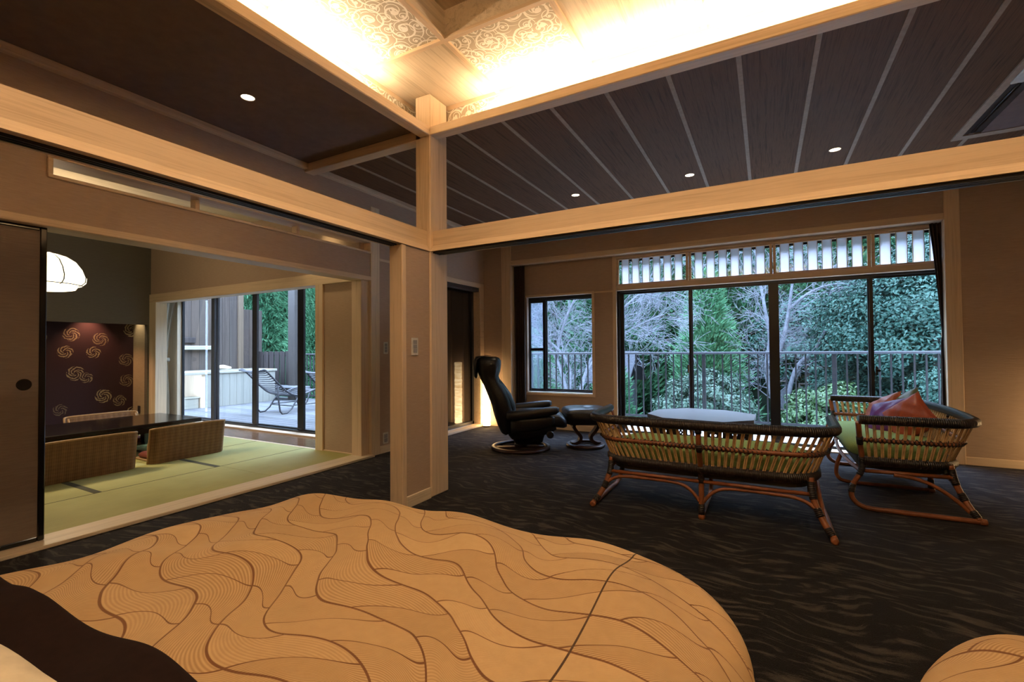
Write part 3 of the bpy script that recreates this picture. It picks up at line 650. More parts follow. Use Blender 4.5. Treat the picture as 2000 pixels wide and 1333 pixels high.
# ---- legless rattan chairs
def mk_weave():
    t = NT('woven_rattan'); uv = t.coord('UV'); sp = t.node('ShaderNodeSeparateXYZ'); t.lk(uv, sp.inputs[0])
    a = t.math('SINE', t.math('MULTIPLY', sp.outputs[0], 2*PI*52)); b = t.math('SINE', t.math('MULTIPLY', sp.outputs[1], 2*PI*11))
    a2 = t.math('SINE', t.math('MULTIPLY', sp.outputs[0], 2*PI*13))
    f = t.math('MULTIPLY_ADD', t.math('ADD', t.math('ADD', t.math('MULTIPLY', a, .35), t.math('MULTIPLY', b, .35)), t.math('MULTIPLY', a2, .45)), .4, .5)
    n = t.noise(t.coord(), 14, 3); c = t.mix(n, (.20,.112,.052), (.33,.19,.09)); c2 = t.mix(t.math('MULTIPLY', f, .75, clamp=True), t.mix(.65, c, (.06,.03,.015)), c)
    t.set(c2, .55, .35); t.bump(f, .7, .006); return t.m
M['weave'] = mk_weave(); M['rattan_edge'] = plain('honey_rattan', (.36,.22,.10), .5, .4)
M['red_cushion'] = plain('rust_red_cushion', (.16,.045,.028), .9, .1)
def legless(label, x, y, rz):
    """backrest along local x, seat towards +y"""
    t = thing('legless_chair', label, 'chair', (x, y, .018), rz, 'rattan legless chairs')
    W, H = .31, .345
    def fn(u, v):
        s = (u-.5)*2*(W+.055); d = 0
        if abs(s) > W-.02:
            e = abs(s)-(W-.02); a = min(e/.06, 1.5); xx = (W-.02)+.06*math.sin(a); d = .06*(1-math.cos(a)); xx = math.copysign(xx, s)
        else: xx = s
        return (xx, d*1.3-.02*v+.03*(1-v), .005+H*v - (.012*(abs(u-.5)*2)**6)*v)
    def fn2(u, v):
        p = fn(u, v); return (p[0]*.985, p[1]+.016, p[2])
    MB().grid(fn, 40, 8).build('backrest', M['weave'], t, world=False)
    MB().grid(lambda u, v: fn2(1-u, v), 40, 8).build('backrest_lining', M['weave'], t, world=False)
    top = [fn(i/40, 1) for i in range(41)]; L = [fn(0, j/8) for j in range(9)]; Rr = [fn(1, 1-j/8) for j in range(9)]
    MB().tube([(p[0], p[1]+.008, p[2]) for p in L+top[1:-1]+Rr], .011, 7).build('edge_binding', M['rattan_edge'], t, world=False)
    # rolled front edges of the sides
    for s in (-1, 1): MB().tube([(s*(W+.01), .075, .02), (s*(W+.02), .12, .06), (s*(W+.015), .135, .16), (s*(W+.01), .10, .27), (s*(W+.01), .06, .33)], .010, 6).build('side_hoop', M['rattan_edge'], t, world=False)
    MB().cbox(-W+.02, W-.02, .03, .50, .0, .02, c=.008).build('seat_base', M['rattan_edge'], t, world=False)
    MB().loft([((0, .27, .02), (.24, 0, 0), (0, .20, 0)), ((0, .27, .03), (.285, 0, 0), (0, .235, 0)), ((0, .27, .05), (.29, 0, 0), (0, .24, 0)), ((0, .27, .068), (.27, 0, 0), (0, .22, 0)), ((0, .27, .078), (.16, 0, 0), (0, .12, 0))], 32, 5).build('seat_cushion', M['red_cushion'], t, world=False)
    return t
legless('rattan legless chair with red cushion, nearest the garden doors', -5.165, 2.635, PI/2)
legless('rattan legless chair partly hidden by the fusuma', -5.135, 1.815, PI/2)
legless('rattan legless chair across the black table with its back to the alcove', -7.02, 2.57, -PI/2)
o = thing('wall_outlet', 'dark outlet plate low on the ochre alcove wall', 'outlet', (-8.2, 3.455, .22)); MB().cbox(-8.24, -8.17, 3.452, 3.46, .20, .31, c=.002).build('plate', M['dark_metal'], o)

# ================================================================== TERRACE AND BALCONY
dk = empty('floor_terrace', (-7, 5.5, -.06)); struct(dk, 'grey weathered plank deck of the terrace')
M['deck'] = [wood('weathered_deck_%d' % i, tuple(c*k for c in (.085,.083,.085)), tuple(c*k for c in (.15,.147,.148)), 'x', .8, .75, .2) for i, k in enumerate((1.0, .78, .9))]
for k in range(26):
    y = GY+.12+.128*k; MB().cbox(-12.2, LW-LT, y, y+.119, -.07, -.03, c=.004).build('plank', M['deck'][(k*5+k//4) % 3], dk)
MB().box(-12.2, LW-LT, GY+.1, 7.46, -.2, -.09).build('joist_bed', M['dark_metal'], dk)
o = MB().box(LW-LT, 3.4, YI+.10, 7.50, -.2, -.03).build('floor_balcony', M['concrete']); struct(o, 'white balcony floor outside the big window')
# railing
M['rail_grey'] = plain('taupe_railing_paint', (.022,.0215,.023), .5, .4)
M['rail_top'] = plain('pale_grey_handrail', (.075,.078,.088), .4, .4)
RY = 7.40
def railing(label, x0, x1, mt, mtop, pitch, skipx=None, posts=()):
    t = thing('balcony_railing', label, 'railing', ((x0+x1)/2, RY, -.03))
    MB().cbox(x0, x1, RY-.03, RY+.03, 1.01, 1.045, c=.008).build('handrail', mtop, t)
    MB().box(x0, x1, RY-.018, RY+.018, .035, .065).build('bottom_rail', mt, t)
    bm = MB().box(-.009, .009, -.012, .012, 0, .95).mesh('baluster', mt)
    off = t.location; x = x0+pitch/2
    while x < x1:
        if not any(abs(x-p) < .06 for p in posts): link('baluster', bm, t, (x-off.x, RY-off.y, .065-off.z))
        x += pitch
    pm = MB().cbox(-.025, .025, -.02, .02, 0, 1.04, c=.003).mesh('post', mt)
    for p in posts: link('post', pm, t, (p-off.x, RY-off.y, -.03-off.z))
railing('grey metal balcony railing outside the living room windows', -3.9, 3.2, M['rail_grey'], M['rail_top'], .1135, posts=(-2.397, -.804, .789, 2.38))
railing('dark metal railing at the far edge of the wooden terrace', -12.1, -3.95, M['dark_metal'], M['dark_metal'], .118, posts=(-11.9, -9.9, -8.0, -6.0, -4.2))
# slatted dark screen fence behind the tub
fe = thing('screen_fence', 'dark brown slatted screen fence beyond the bathtub', 'fence', (-10.8, 7.28, -.03))
M['fence'] = wood('dark_stained_slats', (.022,.017,.016), (.05,.04,.036), 'z', 1, .7, .2)
for k in range(17):
    x = -11.75+.105*k; MB().cbox(x, x+.085, 7.26+.015*(k % 2), 7.285+.015*(k % 2), .02, 1.095+.012*(k % 2), c=.003).build('slat', M['fence'], fe)
for z in (.18, .98): MB().box(-11.78, -9.96, 7.30, 7.34, z, z+.05).build('cross_rail', M['fence'], fe)
for x in (-11.78, -9.99): MB().box(x, x+.04, 7.30, 7.36, -.03, 1.1).build('post', M['fence'], fe)
bn = thing('bench', 'low dark bench against the screen fence', 'bench', (-10.1, 7.05, -.03))
MB().cbox(-10.9, -9.2, 6.92, 7.2, .26, .30, c=.004).build('bench_top', M['grey_metal'], bn)
for x in (-10.8, -9.35): MB().cbox(x, x+.05, 6.95, 7.17, -.03, .26, c=.003).build('leg', M['dark_metal'], bn)
o = MB().cbox(-9.90, -9.66, 7.14, 7.26, -.03, 3.0, c=.004).build('post', wood('grey_weathered_post', (.026,.021,.018), (.055,.046,.039), 'z', 1)); o.name = 'terrace_post'; tag(o, 'tall grey timber post rising in front of the railing', 'post')
# plank walls
M['tplank'] = [wood('weathered_wall_plank_%d' % i, c1, c2, 'z', .7, .8, .15) for i, (c1, c2) in enumerate((((.042,.032,.026), (.078,.060,.049)), ((.048,.035,.026), (.086,.064,.050)), ((.037,.030,.026), (.070,.056,.047))))]
tw = empty('wall_terrace', (-10.95, 5.5, 0)); struct(tw, 'weathered vertical plank wall behind the bathtub')
y = 3.9; k = 0
while y < 6.56:
    wd = .165; MB().cbox(-10.96-.004*(k % 2), -10.92, y, min(y+wd-.004, 6.56), -.03, 3.0, c=.003).build('plank', M['tplank'][(k*7+k//3) % 3], tw); y += wd; k += 1
MB().box(-11.0, -10.965, 3.9, 6.56, -.03, 3.0).build('backing', M['dark_metal'], tw)
o = MB().cbox(-10.98, -10.88, 6.56, 6.68, -.03, 3.0, c=.004).build('terrace_post', wood('brown_timber_post', (.085,.058,.036), (.13,.092,.060), 'z', 1)); tag(o, 'brown timber post at the end of the plank wall', 'post')
tw2 = empty('wall_terrace_low', (-11.25, 7.0, 0)); struct(tw2, 'lower grey plank wall beyond the timber post')
for k in range(4): MB().cbox(-11.26, -11.22, 6.69+.17*k, 6.85+.17*k, -.03, 2.14, c=.003).build('plank', M['tplank'][(k+2) % 3], tw2)
# bathtub of pale cypress
M['tubwood'] = wood('pale_bath_cypress', (.19,.182,.148), (.255,.245,.205), 'z', .6, .6, .25)
M['tubrim'] = wood('pale_bath_cypress_rim', (.25,.232,.18), (.33,.31,.25), 'y', .6, .5, .3)
TB = (-10.86, -9.99, 5.39, 6.88)
bt = thing('bathtub', 'pale cypress bathtub with plank sides on the terrace', 'bathtub', (-10.4, 6.1, -.03))
for k in range(10):
    y0 = TB[2]+(TB[3]-TB[2])*k/10; y1 = TB[2]+(TB[3]-TB[2])*(k+1)/10
    MB().cbox(TB[1]-.03, TB[1], y0+.001, y1-.001, -.03, .655, c=.003).build('plank', M['tubwood'], bt)
MB().box(TB[0], TB[0]+.03, TB[2], TB[3], -.03, .655).box(TB[0]+.03, TB[1]-.03, TB[2], TB[2]+.03, -.03, .655).box(TB[0]+.03, TB[1]-.03, TB[3]-.03, TB[3], -.03, .655).build('inner_wall', M['tubwood'], bt)
MB().cbox(TB[0]-.0, TB[1]+.03, TB[2]-.02, TB[2]+.09, .655, .705, c=.006).cbox(TB[0], TB[1]+.03, TB[3]-.08, TB[3]+.03, .655, .705, c=.006).cbox(TB[1]-.08, TB[1]+.03, TB[2]+.09, TB[3]-.08, .655, .705, c=.006).cbox(TB[0], TB[0]+.09, TB[2]+.09, TB[3]-.08, .655, .705, c=.006).build('rim', M['tubrim'], bt)
wt = NT('bath_water'); wt.set((.03,.05,.06), .03, .6); wt.bump(wt.noise(wt.coord(), 9, 2), .1, .01)
MB().box(TB[0]+.03, TB[1]-.03, TB[2]+.03, TB[3]-.03, .60, .62).build('water', wt.m, bt)
cn = thing('bath_counter', 'pale wood counter slab extending from the bathtub', 'counter', (-10.4, 4.9, -.03))
MB().cbox(-10.86, -9.97, 4.3, TB[2]-.022, .645, .70, c=.006).build('slab', M['tubrim'], cn)
MB().box(-10.84, -10.02, TB[2]-.10, TB[2]-.03, -.03, .645).build('support', M['hinoki_z'], cn)
o = MB().cbox(-10.918, -10.80, 4.4, 5.96, 1.15, 1.24, c=.012).build('wall_shelf', M['tubrim']); tag(o, 'pale wood ledge fixed across the plank wall', 'shelf')
o = MB().cbox(-10.918, -10.87, 5.2, 5.62, 1.30, 1.42, c=.008).build('wall_niche', M['fence']); tag(o, 'dark recessed box above the pale ledge', 'niche')
sb = thing('bath_stool', 'small pale wood bathing box under the counter', 'stool', (-10.2, 5.2, -.03))
MB().cbox(-10.36, -10.08, 5.02, 5.27, -.03, .17, c=.004).build('body', M['tubrim'], sb); MB().cbox(-10.38, -10.06, 5.0, 5.285, .17, .195, c=.004).build('lid', M['tubrim'], sb)
o = MB().loft([((-10.70, 6.02, .75), (0, .07, 0), (0, 0, .045)), ((-10.62, 6.04, .765), (0, .075, 0), (0, 0, .05)), ((-10.55, 6.06, .76), (0, .06, 0), (0, 0, .04)), ((-10.46, 6.10, .745), (0, .05, 0), (0, 0, .03))], 14, 3).build('spout', M['hinoki_y']); o.name = 'bath_spout'; tag(o, 'rough wood water spout on the tub rim', 'spout')
# rattan chaises
M['dkrattan'] = plain('dark_grey_rattan', (.045,.042,.045), .5, .5, var=.3)
def chaise(label, x, y):
    """long axis +y, head at y=0"""
    t = thing('chaise_lounge', label, 'lounge chair', (x, y, -.03), 0, 'rattan chaises on the terrace')
    prof = [(-.03, .80), (.02, .815), (.07, .79), (.20, .66), (.36, .50), (.50, .385), (.62, .33), (.76, .32), (.92, .355), (1.08, .40), (1.22, .405), (1.40, .36), (1.60, .31), (1.80, .29), (1.86, .27)]
    # resample
    P = []; 
    for i in range(len(prof)-1):
        for k in range(4):
            a = k/4; p0 = prof[max(i-1, 0)]; p1 = prof[i]; p2 = prof[i+1]; p3 = prof[min(i+2, len(prof)-1)]
            f = lambda q0, q1, q2, q3: .5*((2*q1)+(-q0+q2)*a+(2*q0-5*q1+4*q2-q3)*a*a+(-q0+3*q1-3*q2+q3)*a**3)
            P.append((f(p0[0], p1[0], p2[0], p3[0]), f(p0[1], p1[1], p2[1], p3[1])))
    P.append(prof[-1])
    for s in (-1, 1): MB().tube([(s*.31, a, b) for a, b in P], .016, 6).build('side_rail', M['dkrattan'], t, world=False)
    sm = MB().tube([(-.31, 0, 0), (-.2, 0, -.022), (0, 0, -.03), (.2, 0, -.022), (.31, 0, 0)], .0085, 5, flat=1.2).mesh('slat', M['dkrattan'])
    for i in range(1, len(P)-1): link('slat', sm, t, (0, P[i][0], P[i][1]))
    for s in (-1, 1):
        MB().tube([(s*.30, .30, .56), (s*.31, .30, .3), (s*.32, .33, .06), (s*.32, .37, .012), (s*.32, .46, .012), (s*.32, .56, .08), (s*.32, .64, .20), (s*.31, .72, .31)], .014, 6).build('leg', M['dkrattan'], t, world=False)
        MB().tube([(s*.31, 1.08, .39), (s*.32, 1.16, .1), (s*.32, 1.20, .012), (s*.32, 1.30, .012), (s*.32, 1.38, .1), (s*.31, 1.46, .34)], .014, 6).build('leg', M['dkrattan'], t, world=False)
        MB().tube([(s*.315, .60, .14), (s*.315, 1.16, .13)], .010, 5).build('stretcher', M['dkrattan'], t, world=False)
    MB().tube([(-.31, .58, .13), (.31, .58, .13)], .010, 5).build('stretcher', M['dkrattan'], t, world=False)
chaise('dark rattan chaise nearest the bathtub on the terrace', -7.95, 5.02)
chaise('second dark rattan chaise, half hidden behind the door jamb', -6.33, 5.05)

# ================================================================== LIVING AREA
M['cane'] = plain('red_brown_cane', (.25,.085,.032), .38, .5, var=.25, sc=18)
M['bamboo'] = plain('pale_bamboo_strip', (.68,.46,.22), .5, .4, var=.2, sc=22)
def mk_wrap():
    t = NT('dark_leather_wrapping'); uv = t.coord('UV'); sp = t.node('ShaderNodeSeparateXYZ'); t.lk(uv, sp.inputs[0])
    s = t.math('SINE', t.math('MULTIPLY', sp.outputs[1], 2*PI*95)); t.set(t.mix(t.math('MULTIPLY_ADD', s, .25, .5), (.012,.009,.008), (.034,.025,.022)), .32, .5); t.bump(s, .5, .003); return t.m
M['wrap'] = mk_wrap()
M['green'] = plain('green_seat_fabric', (.26,.38,.14), .9, .15, var=.15, sc=140)
M['frameboard'] = plain('dark_seat_board', (.045,.040,.018), .8)
def smooth_path(pts, sub=6, closed=False):
    out = []; n = len(pts)
    for i in range(n-1 if not closed else n):
        p0 = Vector(pts[(i-1) % n] if (closed or i > 0) else pts[i]); p1 = Vector(pts[i]); p2 = Vector(pts[(i+1) % n]); p3 = Vector(pts[(i+2) % n] if (closed or i+2 < n) else pts[(i+1) % n])
        for k in range(sub):
            t = k/sub; out.append(.5*((2*p1)+(-p0+p2)*t+(2*p0-5*p1+4*p2-p3)*t*t+(-p0+3*p1-3*p2+p3)*t**3))
    if not closed: out.append(Vector(pts[-1]))
    return out
def resample(P, n):
    P = [Vector(p) for p in P]; d = [0]
    for i in range(1, len(P)): d.append(d[-1]+(P[i]-P[i-1]).length)
    out = []; j = 0
    for k in range(n):
        s = d[-1]*k/(n-1)
        while j < len(P)-2 and d[j+1] < s: j += 1
        t = (s-d[j])/max(1e-9, d[j+1]-d[j]); out.append(P[j].lerp(P[j+1], min(1, max(0, t))))
    return out
def u_path(hw, yb, yf, rad, z, bow=0.0, hwf=None, n=81, tipz=0):
    """U from front-left tip round the back to the front-right tip"""
    hwf = hwf or hw; P = []
    for k in range(9): y = yf+(yb+rad-yf)*k/8; P.append((-(hwf+(hw-hwf)*k/8), y, z+tipz*(1-k/8)))
    for k in range(1, 9): a = PI+PI/2*k/8; P.append((-hw+rad+rad*math.cos(a), yb+rad+rad*math.sin(a), z))
    for k in range(1, 12):
        x = -hw+rad+(2*hw-2*rad)*k/12; q = x/(hw-rad); P.append((x, yb-bow*(1-q*q), z))
    R_ = [(-p[0], p[1], p[2]) for p in reversed(P[:17])]
    return resample(P+R_, n)
def sofa(label, loc, rz):
    """length along x, back at -y, sitter faces +y, y=0 at the rear feet"""
    t = thing('rattan_sofa', label, 'sofa', loc, rz, 'rattan sofas by the window')
    RT = u_path(.735, -.035, .60, .20, .615, .03, .755); MR = u_path(.685, .005, .58, .20, .475, .02, .70); BR = u_path(.635, .055, .56, .20, .325, .01, .645)
    N = len(RT)
    MB().tube(RT, .031, 10, upn=(0,0,1)).build('top_rail', M['wrap'], t, world=False)
    MB().tube(BR, .034, 10, flat=.95).build('seat_ring', M['wrap'], t, world=False)
    MB().tube(MR, .015, 8).build('middle_rail', M['cane'], t, world=False)
    lash = []
    MRd = resample(MR, 200)
    for i, p in enumerate(MRd):
        c = Vector((0, .28, .475)); out = (Vector((p.x, p.y, 0))-Vector((0, .28, 0))).normalized(); a = i*PI/2
        lash.append(p+out*.018*abs(math.cos(a)) * (1) + Vector((0, 0, .018*math.sin(a))))
    MB().tube(lash, .0046, 4).build('lashing', M['wrap'], t, world=False)
    lash2 = [Vector((p.x, p.y, 2*.475-p.z)) for p in lash]
    MB().tube(lash2, .0046, 4).build('lashing', M['wrap'], t, world=False)
    # paired bamboo slats
    T = resample(RT, 61); Bq = resample(BR, 61)
    for i in range(1, 60):
        if i == 30: continue
        a = Bq[i]; b = T[i]; d = (T[min(i+1, 60)]-T[max(i-1, 0)]).normalized()*.0049; out = Vector((0,0,0))
        MB().tube([a-d, b-d], .0051, 6, caps=False).tube([a+d, b+d], .0051, 6, caps=False).build('slat', M['bamboo'], t, world=False)
    # centre back post, front end posts
    pm = [(0, .055, .0), (0, .06, .12), (0, .065, .25), (0, .035, .33), (0, -.035, .475), (0, -.065, .60)]
    MB().tube(smooth_path(pm), .017, 8).build('post', M['cane'], t, world=False)
    for z0, z1 in ((.55, .60), (.445, .505), (.225, .36), (.03, .10)):
        q = [Vector(p) for p in smooth_path(pm) if z0-.001 <= p[2] <= z1+.001]
        if len(q) > 1: MB().tube(q, .0205, 8).build('wrapping', M['wrap'], t, world=False)
    MB().lathe([(.0001, 0), (.014, .001), (.022, .010), (.022, .025), (.017, .035)], 10, (0, .055, 0)).build('foot_cap', M['cane'], t, world=False)
    for s in (-1, 1):
        # side frame: front post, floor runner, rear leg
        fp = smooth_path([(s*.755, .60, .60), (s*.70, .585, .46), (s*.655, .57, .34), (s*.65, .575, .25), (s*.665, .625, .15), (s*.685, .63, .07), (s*.695, .56, .020), (s*.70, .40, .017), (s*.70, .15, .017), (s*.70, -.03, .017)], 8)
        MB().tube(fp, .0165, 8).build('runner', M['cane'], t, world=False)
        for z0, z1, lo in ((.43, .50, 0), (.22, .36, 0), (.10, .17, 0)):
            q = [p for p in fp if z0 <= p.z <= z1 and p.y > .5]
            if len(q) > 1: MB().tube(q, .020, 8).build('wrapping', M['wrap'], t, world=False)
        rl = smooth_path([(s*.60, .10, .33), (s*.605, .085, .24), (s*.63, .055, .15), (s*.67, .02, .07), (s*.70, -.005, .025)], 6)
        MB().tube(rl, .018, 8).build('leg', M['cane'], t, world=False)
        for z0, z1 in ((.20, .31), (.115, .17), (.035, .075)):
            q = [p for p in rl if z0 <= p.z <= z1]
            if len(q) > 1: MB().tube(q, .0215, 8).build('wrapping', M['wrap'], t, world=False)
        MB().tube([(s*.70, -.005, .02), (s*.70, -.035, .018), (s*.70, -.04, .018)], [.02, .021, .012], 8).build('foot_cap', M['cane'], t, world=False)
        # side brace
        br = smooth_path([(s*.655, .40, .245), (s*.65, .30, .235), (s*.65, .20, .20), (s*.655, .10, .13), (s*.67, .03, .06)], 5)
        MB().tube(br, .0125, 7).build('brace', M['cane'], t, world=False)
        MB().tube([(s*.645, .57, .255), (s*.61, .09, .255)], .0135, 7).build('side_rail', M['cane'], t, world=False)
        # rear apron and arch
        MB().tube([(s*.605, .08, .235), (s*.30, .062, .24), (s*.012, .062, .24)], .0125, 7).build('apron_rail', M['cane'], t, world=False)
        ar = smooth_path([(s*.645, .045, .125), (s*.60, .06, .175), (s*.53, .068, .205), (s*.42, .07, .213), (s*.20, .07, .213), (s*.11, .068, .20), (s*.05, .064, .16), (s*.012, .06, .11)], 5)
        MB().tube(ar, .0115, 7).build('arch', M['cane'], t, world=False)
    MB().tube(smooth_path([(-.65, .575, .25), (-.3, .60, .245), (0, .61, .245), (.3, .60, .245), (.65, .575, .25)]), .0135, 7).build('front_rail', M['cane'], t, world=False)
    MB().tube(smooth_path([(0, .61, .24), (0, .64, .15), (0, .64, .06), (0, .57, .018), (0, .3, .017), (0, .05, .017)], 6), .0145, 7).build('runner', M['cane'], t, world=False)
    # seat board and cushion
    def oct_(hw, y0, y1, r):
        P = []
        for cx, cy, a0 in ((hw-r, y1-r, 0), (-hw+r, y1-r, PI/2), (-hw+r, y0+r, PI), (hw-r, y0+r, 1.5*PI)):
            for k in range(7): a = a0+PI/2*k/6; P.append((cx+r*math.cos(a), cy+r*math.sin(a)))
        return P
    MB().prism(oct_(.60, .075, .575, .15), .262, .335).build('seat_board', M['frameboard'], t, world=False)
    def ring(hw, y0, y1, r, z): return [(x, y, z) for x, y in oct_(hw, y0, y1, r)]
    lv = [(.585, .095, .60, .16, .335), (.605, .085, .625, .17, .35), (.612, .08, .635, .17, .385), (.605, .085, .63, .17, .415), (.57, .11, .60, .16, .432), (.40, .2, .5, .12, .438)]
    vs = []; fs = []
    for a in lv: vs += ring(*a)
    n = 28
    for i in range(len(lv)-1):
        for k in range(n): fs.append((i*n+k, i*n+(k+1) % n, (i+1)*n+(k+1) % n, (i+1)*n+k))
    fs.append(tuple(range((len(lv)-1)*n, len(lv)*n)))
    mb = MB(); mb.add(vs, fs, True); mb.build('seat_cushion', M['green'], t, world=False)
    return t
sofa('rattan sofa with green seat, its back to the bed', (-.378, 3.175, 0), 0)
sofa('rattan sofa holding the scatter cushions, set sideways by the bare wall', (1.135, 4.60, 0), PI/2)
# ---- scatter cushions
def pillow_mesh(name, mt, s=.21, th=.075, seed=0):
    rr = random.Random(seed); n = 22; mb = MB()
    def h(u, v):
        a = max(0, 1-abs(u)**2.4); b = max(0, 1-abs(v)**2.4); return (a*b)**.45
    for sg in (1, -1):
        def fn(i, j, sg=sg):
            u = i*2-1; v = j*2-1; if_ = 1-.10*(1-abs(u)**2)*abs(v)**3; jf = 1-.10*(1-abs(v)**2)*abs(u)**3
            w_ = .006*math.sin(u*9+seed)*math.sin(v*7+seed*2)*h(u, v)
            return (s*u*jf, s*v*if_, sg*(th*h(u, v)+w_))
        mb.grid(fn if sg == 1 else (lambda i, j: fn(1-i, j, -1)), n, n)
    return mb.mesh(name, mt)
def scatter(label, col, loc, rot, s=.21, seed=1):
    t = bpy.data.objects.new('scatter_cushion', pillow_mesh('scatter_cushion', plain('silk_%d' % seed, col, .42, .4, var=.08, sc=60), s, .07, seed)); COL.objects.link(t)
    t.location = loc; t.rotation_euler = rot; tag(t, label, 'cushion', 'scatter cushions on the rattan sofa'); return t
def lean(normal, spin):
    q = Vector(normal).normalized().to_track_quat('Z', 'Y'); return (q.to_matrix() @ Matrix.Rotation(spin, 3, 'Z')).to_euler()
scatter('terracotta cushion leaning at the back of the pile', (.36,.085,.035), (.86, 4.98, .535), lean((-.8, -.25, .5), .55), .165, 3)
scatter('sage green cushion peeking between the other cushions', (.105,.125,.055), (.98, 4.86, .565), lean((-.75, -.35, .42), .75), .165, 5)
scatter('purple satin cushion in the middle of the pile', (.13,.018,.20), (.86, 4.73, .53), lean((-.7, -.45, .55), .35), .165, 8)
scatter('terracotta cushion with its corner up, in front of the purple one', (.36,.075,.032), (.955, 4.58, .55), lean((-.65, -.62, .42), .78), .16, 11)
# ---- octagonal coffee table
ct = thing('coffee_table', 'dark octagonal coffee table with pierced side panels', 'table', (-.60, 5.14, 0))
OC = [(-1.10, 4.985), (-1.065, 5.36), (-.80, 5.62), (-.40, 5.60), (-.095, 5.36), (-.105, 4.93), (-.345, 4.69), (-.90, 4.735)]
def mk_top():
    t = NT('dark_polished_table_top'); n = t.noise(t.coord(scale=(2, 40, 1)), 1, 3); t.set(t.ramp(n, [(.3, (.085,.078,.085)), (.7, (.12,.108,.115))]), .46, 1.0); return t.m
M['ttop'] = mk_top()
MB().prism(list(reversed(OC)), .385, .42).build('table_top', M['ttop'], ct)
cen = Vector((-.60, 5.15))
IN = [tuple(cen+(Vector(p)-cen)*.93) for p in OC]
MB().prism(list(reversed(IN)), .34, .385).build('apron', M['fence'], ct)
M['ebony'] = plain('dark_pierced_wood', (.018,.011,.009), .5)
def lattice(p, q):
    p = Vector(p); q = Vector(q); d = (q-p); L = d.length; d.normalize(); nrm = Vector((-d.y, d.x)); mb = MB()
    def bar(a, b, z0, z1):
        A = p+d*a; B = p+d*b; h = nrm*.008
        mb.add([(*(A-h), z0), (*(B-h), z0), (*(B+h), z0), (*(A+h), z0), (*(A-h), z1), (*(B-h), z1), (*(B+h), z1), (*(A+h), z1)], [(3,2,1,0),(4,5,6,7),(0,1,5,4),(1,2,6,5),(2,3,7,6),(3,0,4,7)])
    bar(0, .03, .0, .34); bar(L-.03, L, .0, .34); bar(.03, L-.03, .31, .34); bar(.03, L-.03, .02, .05)
    nx_ = max(2, round((L-.06)/.052)); px = (L-.06)/nx_; nz = 5; pz = .26/nz
    for i in range(nx_):
        for j in range(nz):
            c = p+d*(.03+px*(i+.5)); z = .05+pz*(j+.5); n = 10; r1, r0 = max(px, pz)*.56, min(px, pz)*.30
            vs = []
            for side in (-1, 1):
                for r in (r0, r1):
                    for k in range(n):
                        a = 2*PI*(k+.5)/n; w_ = c+d*(r*math.cos(a))+nrm*(.005*side); vs.append((w_.x, w_.y, z+r*math.sin(a)))
            fs = []
            for k in range(n):
                k1 = (k+1) % n; fs += [(k, k1, n+k1, n+k), (2*n+k1, 2*n+k, 3*n+k, 3*n+k1), (k1, k, 2*n+k, 2*n+k1)]
            mb.add(vs, fs)
    mb.build('pierced_panel', M['ebony'], ct)
for a, b, f0, f1 in ((7, 0, 0, 1), (0, 1, 0, 1), (1, 2, 0, 1), (3, 4, 0, 1), (4, 5, 0, 1), (5, 6, 0, 1)):
    A = Vector(IN[a]); B = Vector(IN[b]); lattice(A.lerp(B, .03), A.lerp(B, .97))
A = Vector(IN[7]); B = Vector(IN[6]); lattice(A.lerp(B, .02), A.lerp(B, .22)); lattice(A.lerp(B, .72), A.lerp(B, .98))

# ---- recliner
def mk_leather():
    t = NT('black_leather'); n = t.noise(t.coord(), 70, 4, .6); n2 = t.noise(t.coord(), 7, 2); t.set(t.ramp(n, [(.3, (.006,.006,.0075)), (.7, (.011,.011,.0135))]), .36, .42)
    t.bump(t.math('ADD', t.math('MULTIPLY', n, .3), n2), .35, .012); return t.m
M['leather'] = mk_leather(); M['mahogany'] = wood('dark_mahogany', (.016,.006,.005), (.036,.013,.009), 'x', 1, .42, .35)
RC = thing('recliner', 'black leather swivel recliner on a round wood base', 'recliner', (-2.40, 4.60, 0), math.radians(31))
def U(u, v, z): return (u, v, z)     # u forward, v sideways
def ringbase(t, r):
    MB().lathe([(r-.055, .012), (r, .012), (r+.004, .022), (r, .036), (r-.01, .042), (r-.052, .042), (r-.058, .03)], 48, closed=True).build('base_ring', M['mahogany'], t, world=False)
    for k in range(4): a = PI/4+PI/2*k; MB().lathe([(.0001, 0), (.016, 0), (.016, .012)], 10, ((r-.03)*math.cos(a), (r-.03)*math.sin(a), 0)).build('glide', M['grey_metal'], t, world=False)
ringbase(RC, .325)
MB().box(-.30, .30, -.04, .04, .012, .032).build('base_bar', M['mahogany'], RC, world=False)
MB().lathe([(.0001, .03), (.07, .03), (.065, .06), (.045, .08), (.045, .20), (.0001, .20)], 20).build('swivel_post', M['mahogany'], RC, world=False)
def sec(c, wv, tu, tz): return (c, (0, wv, 0), (tu, 0, tz))
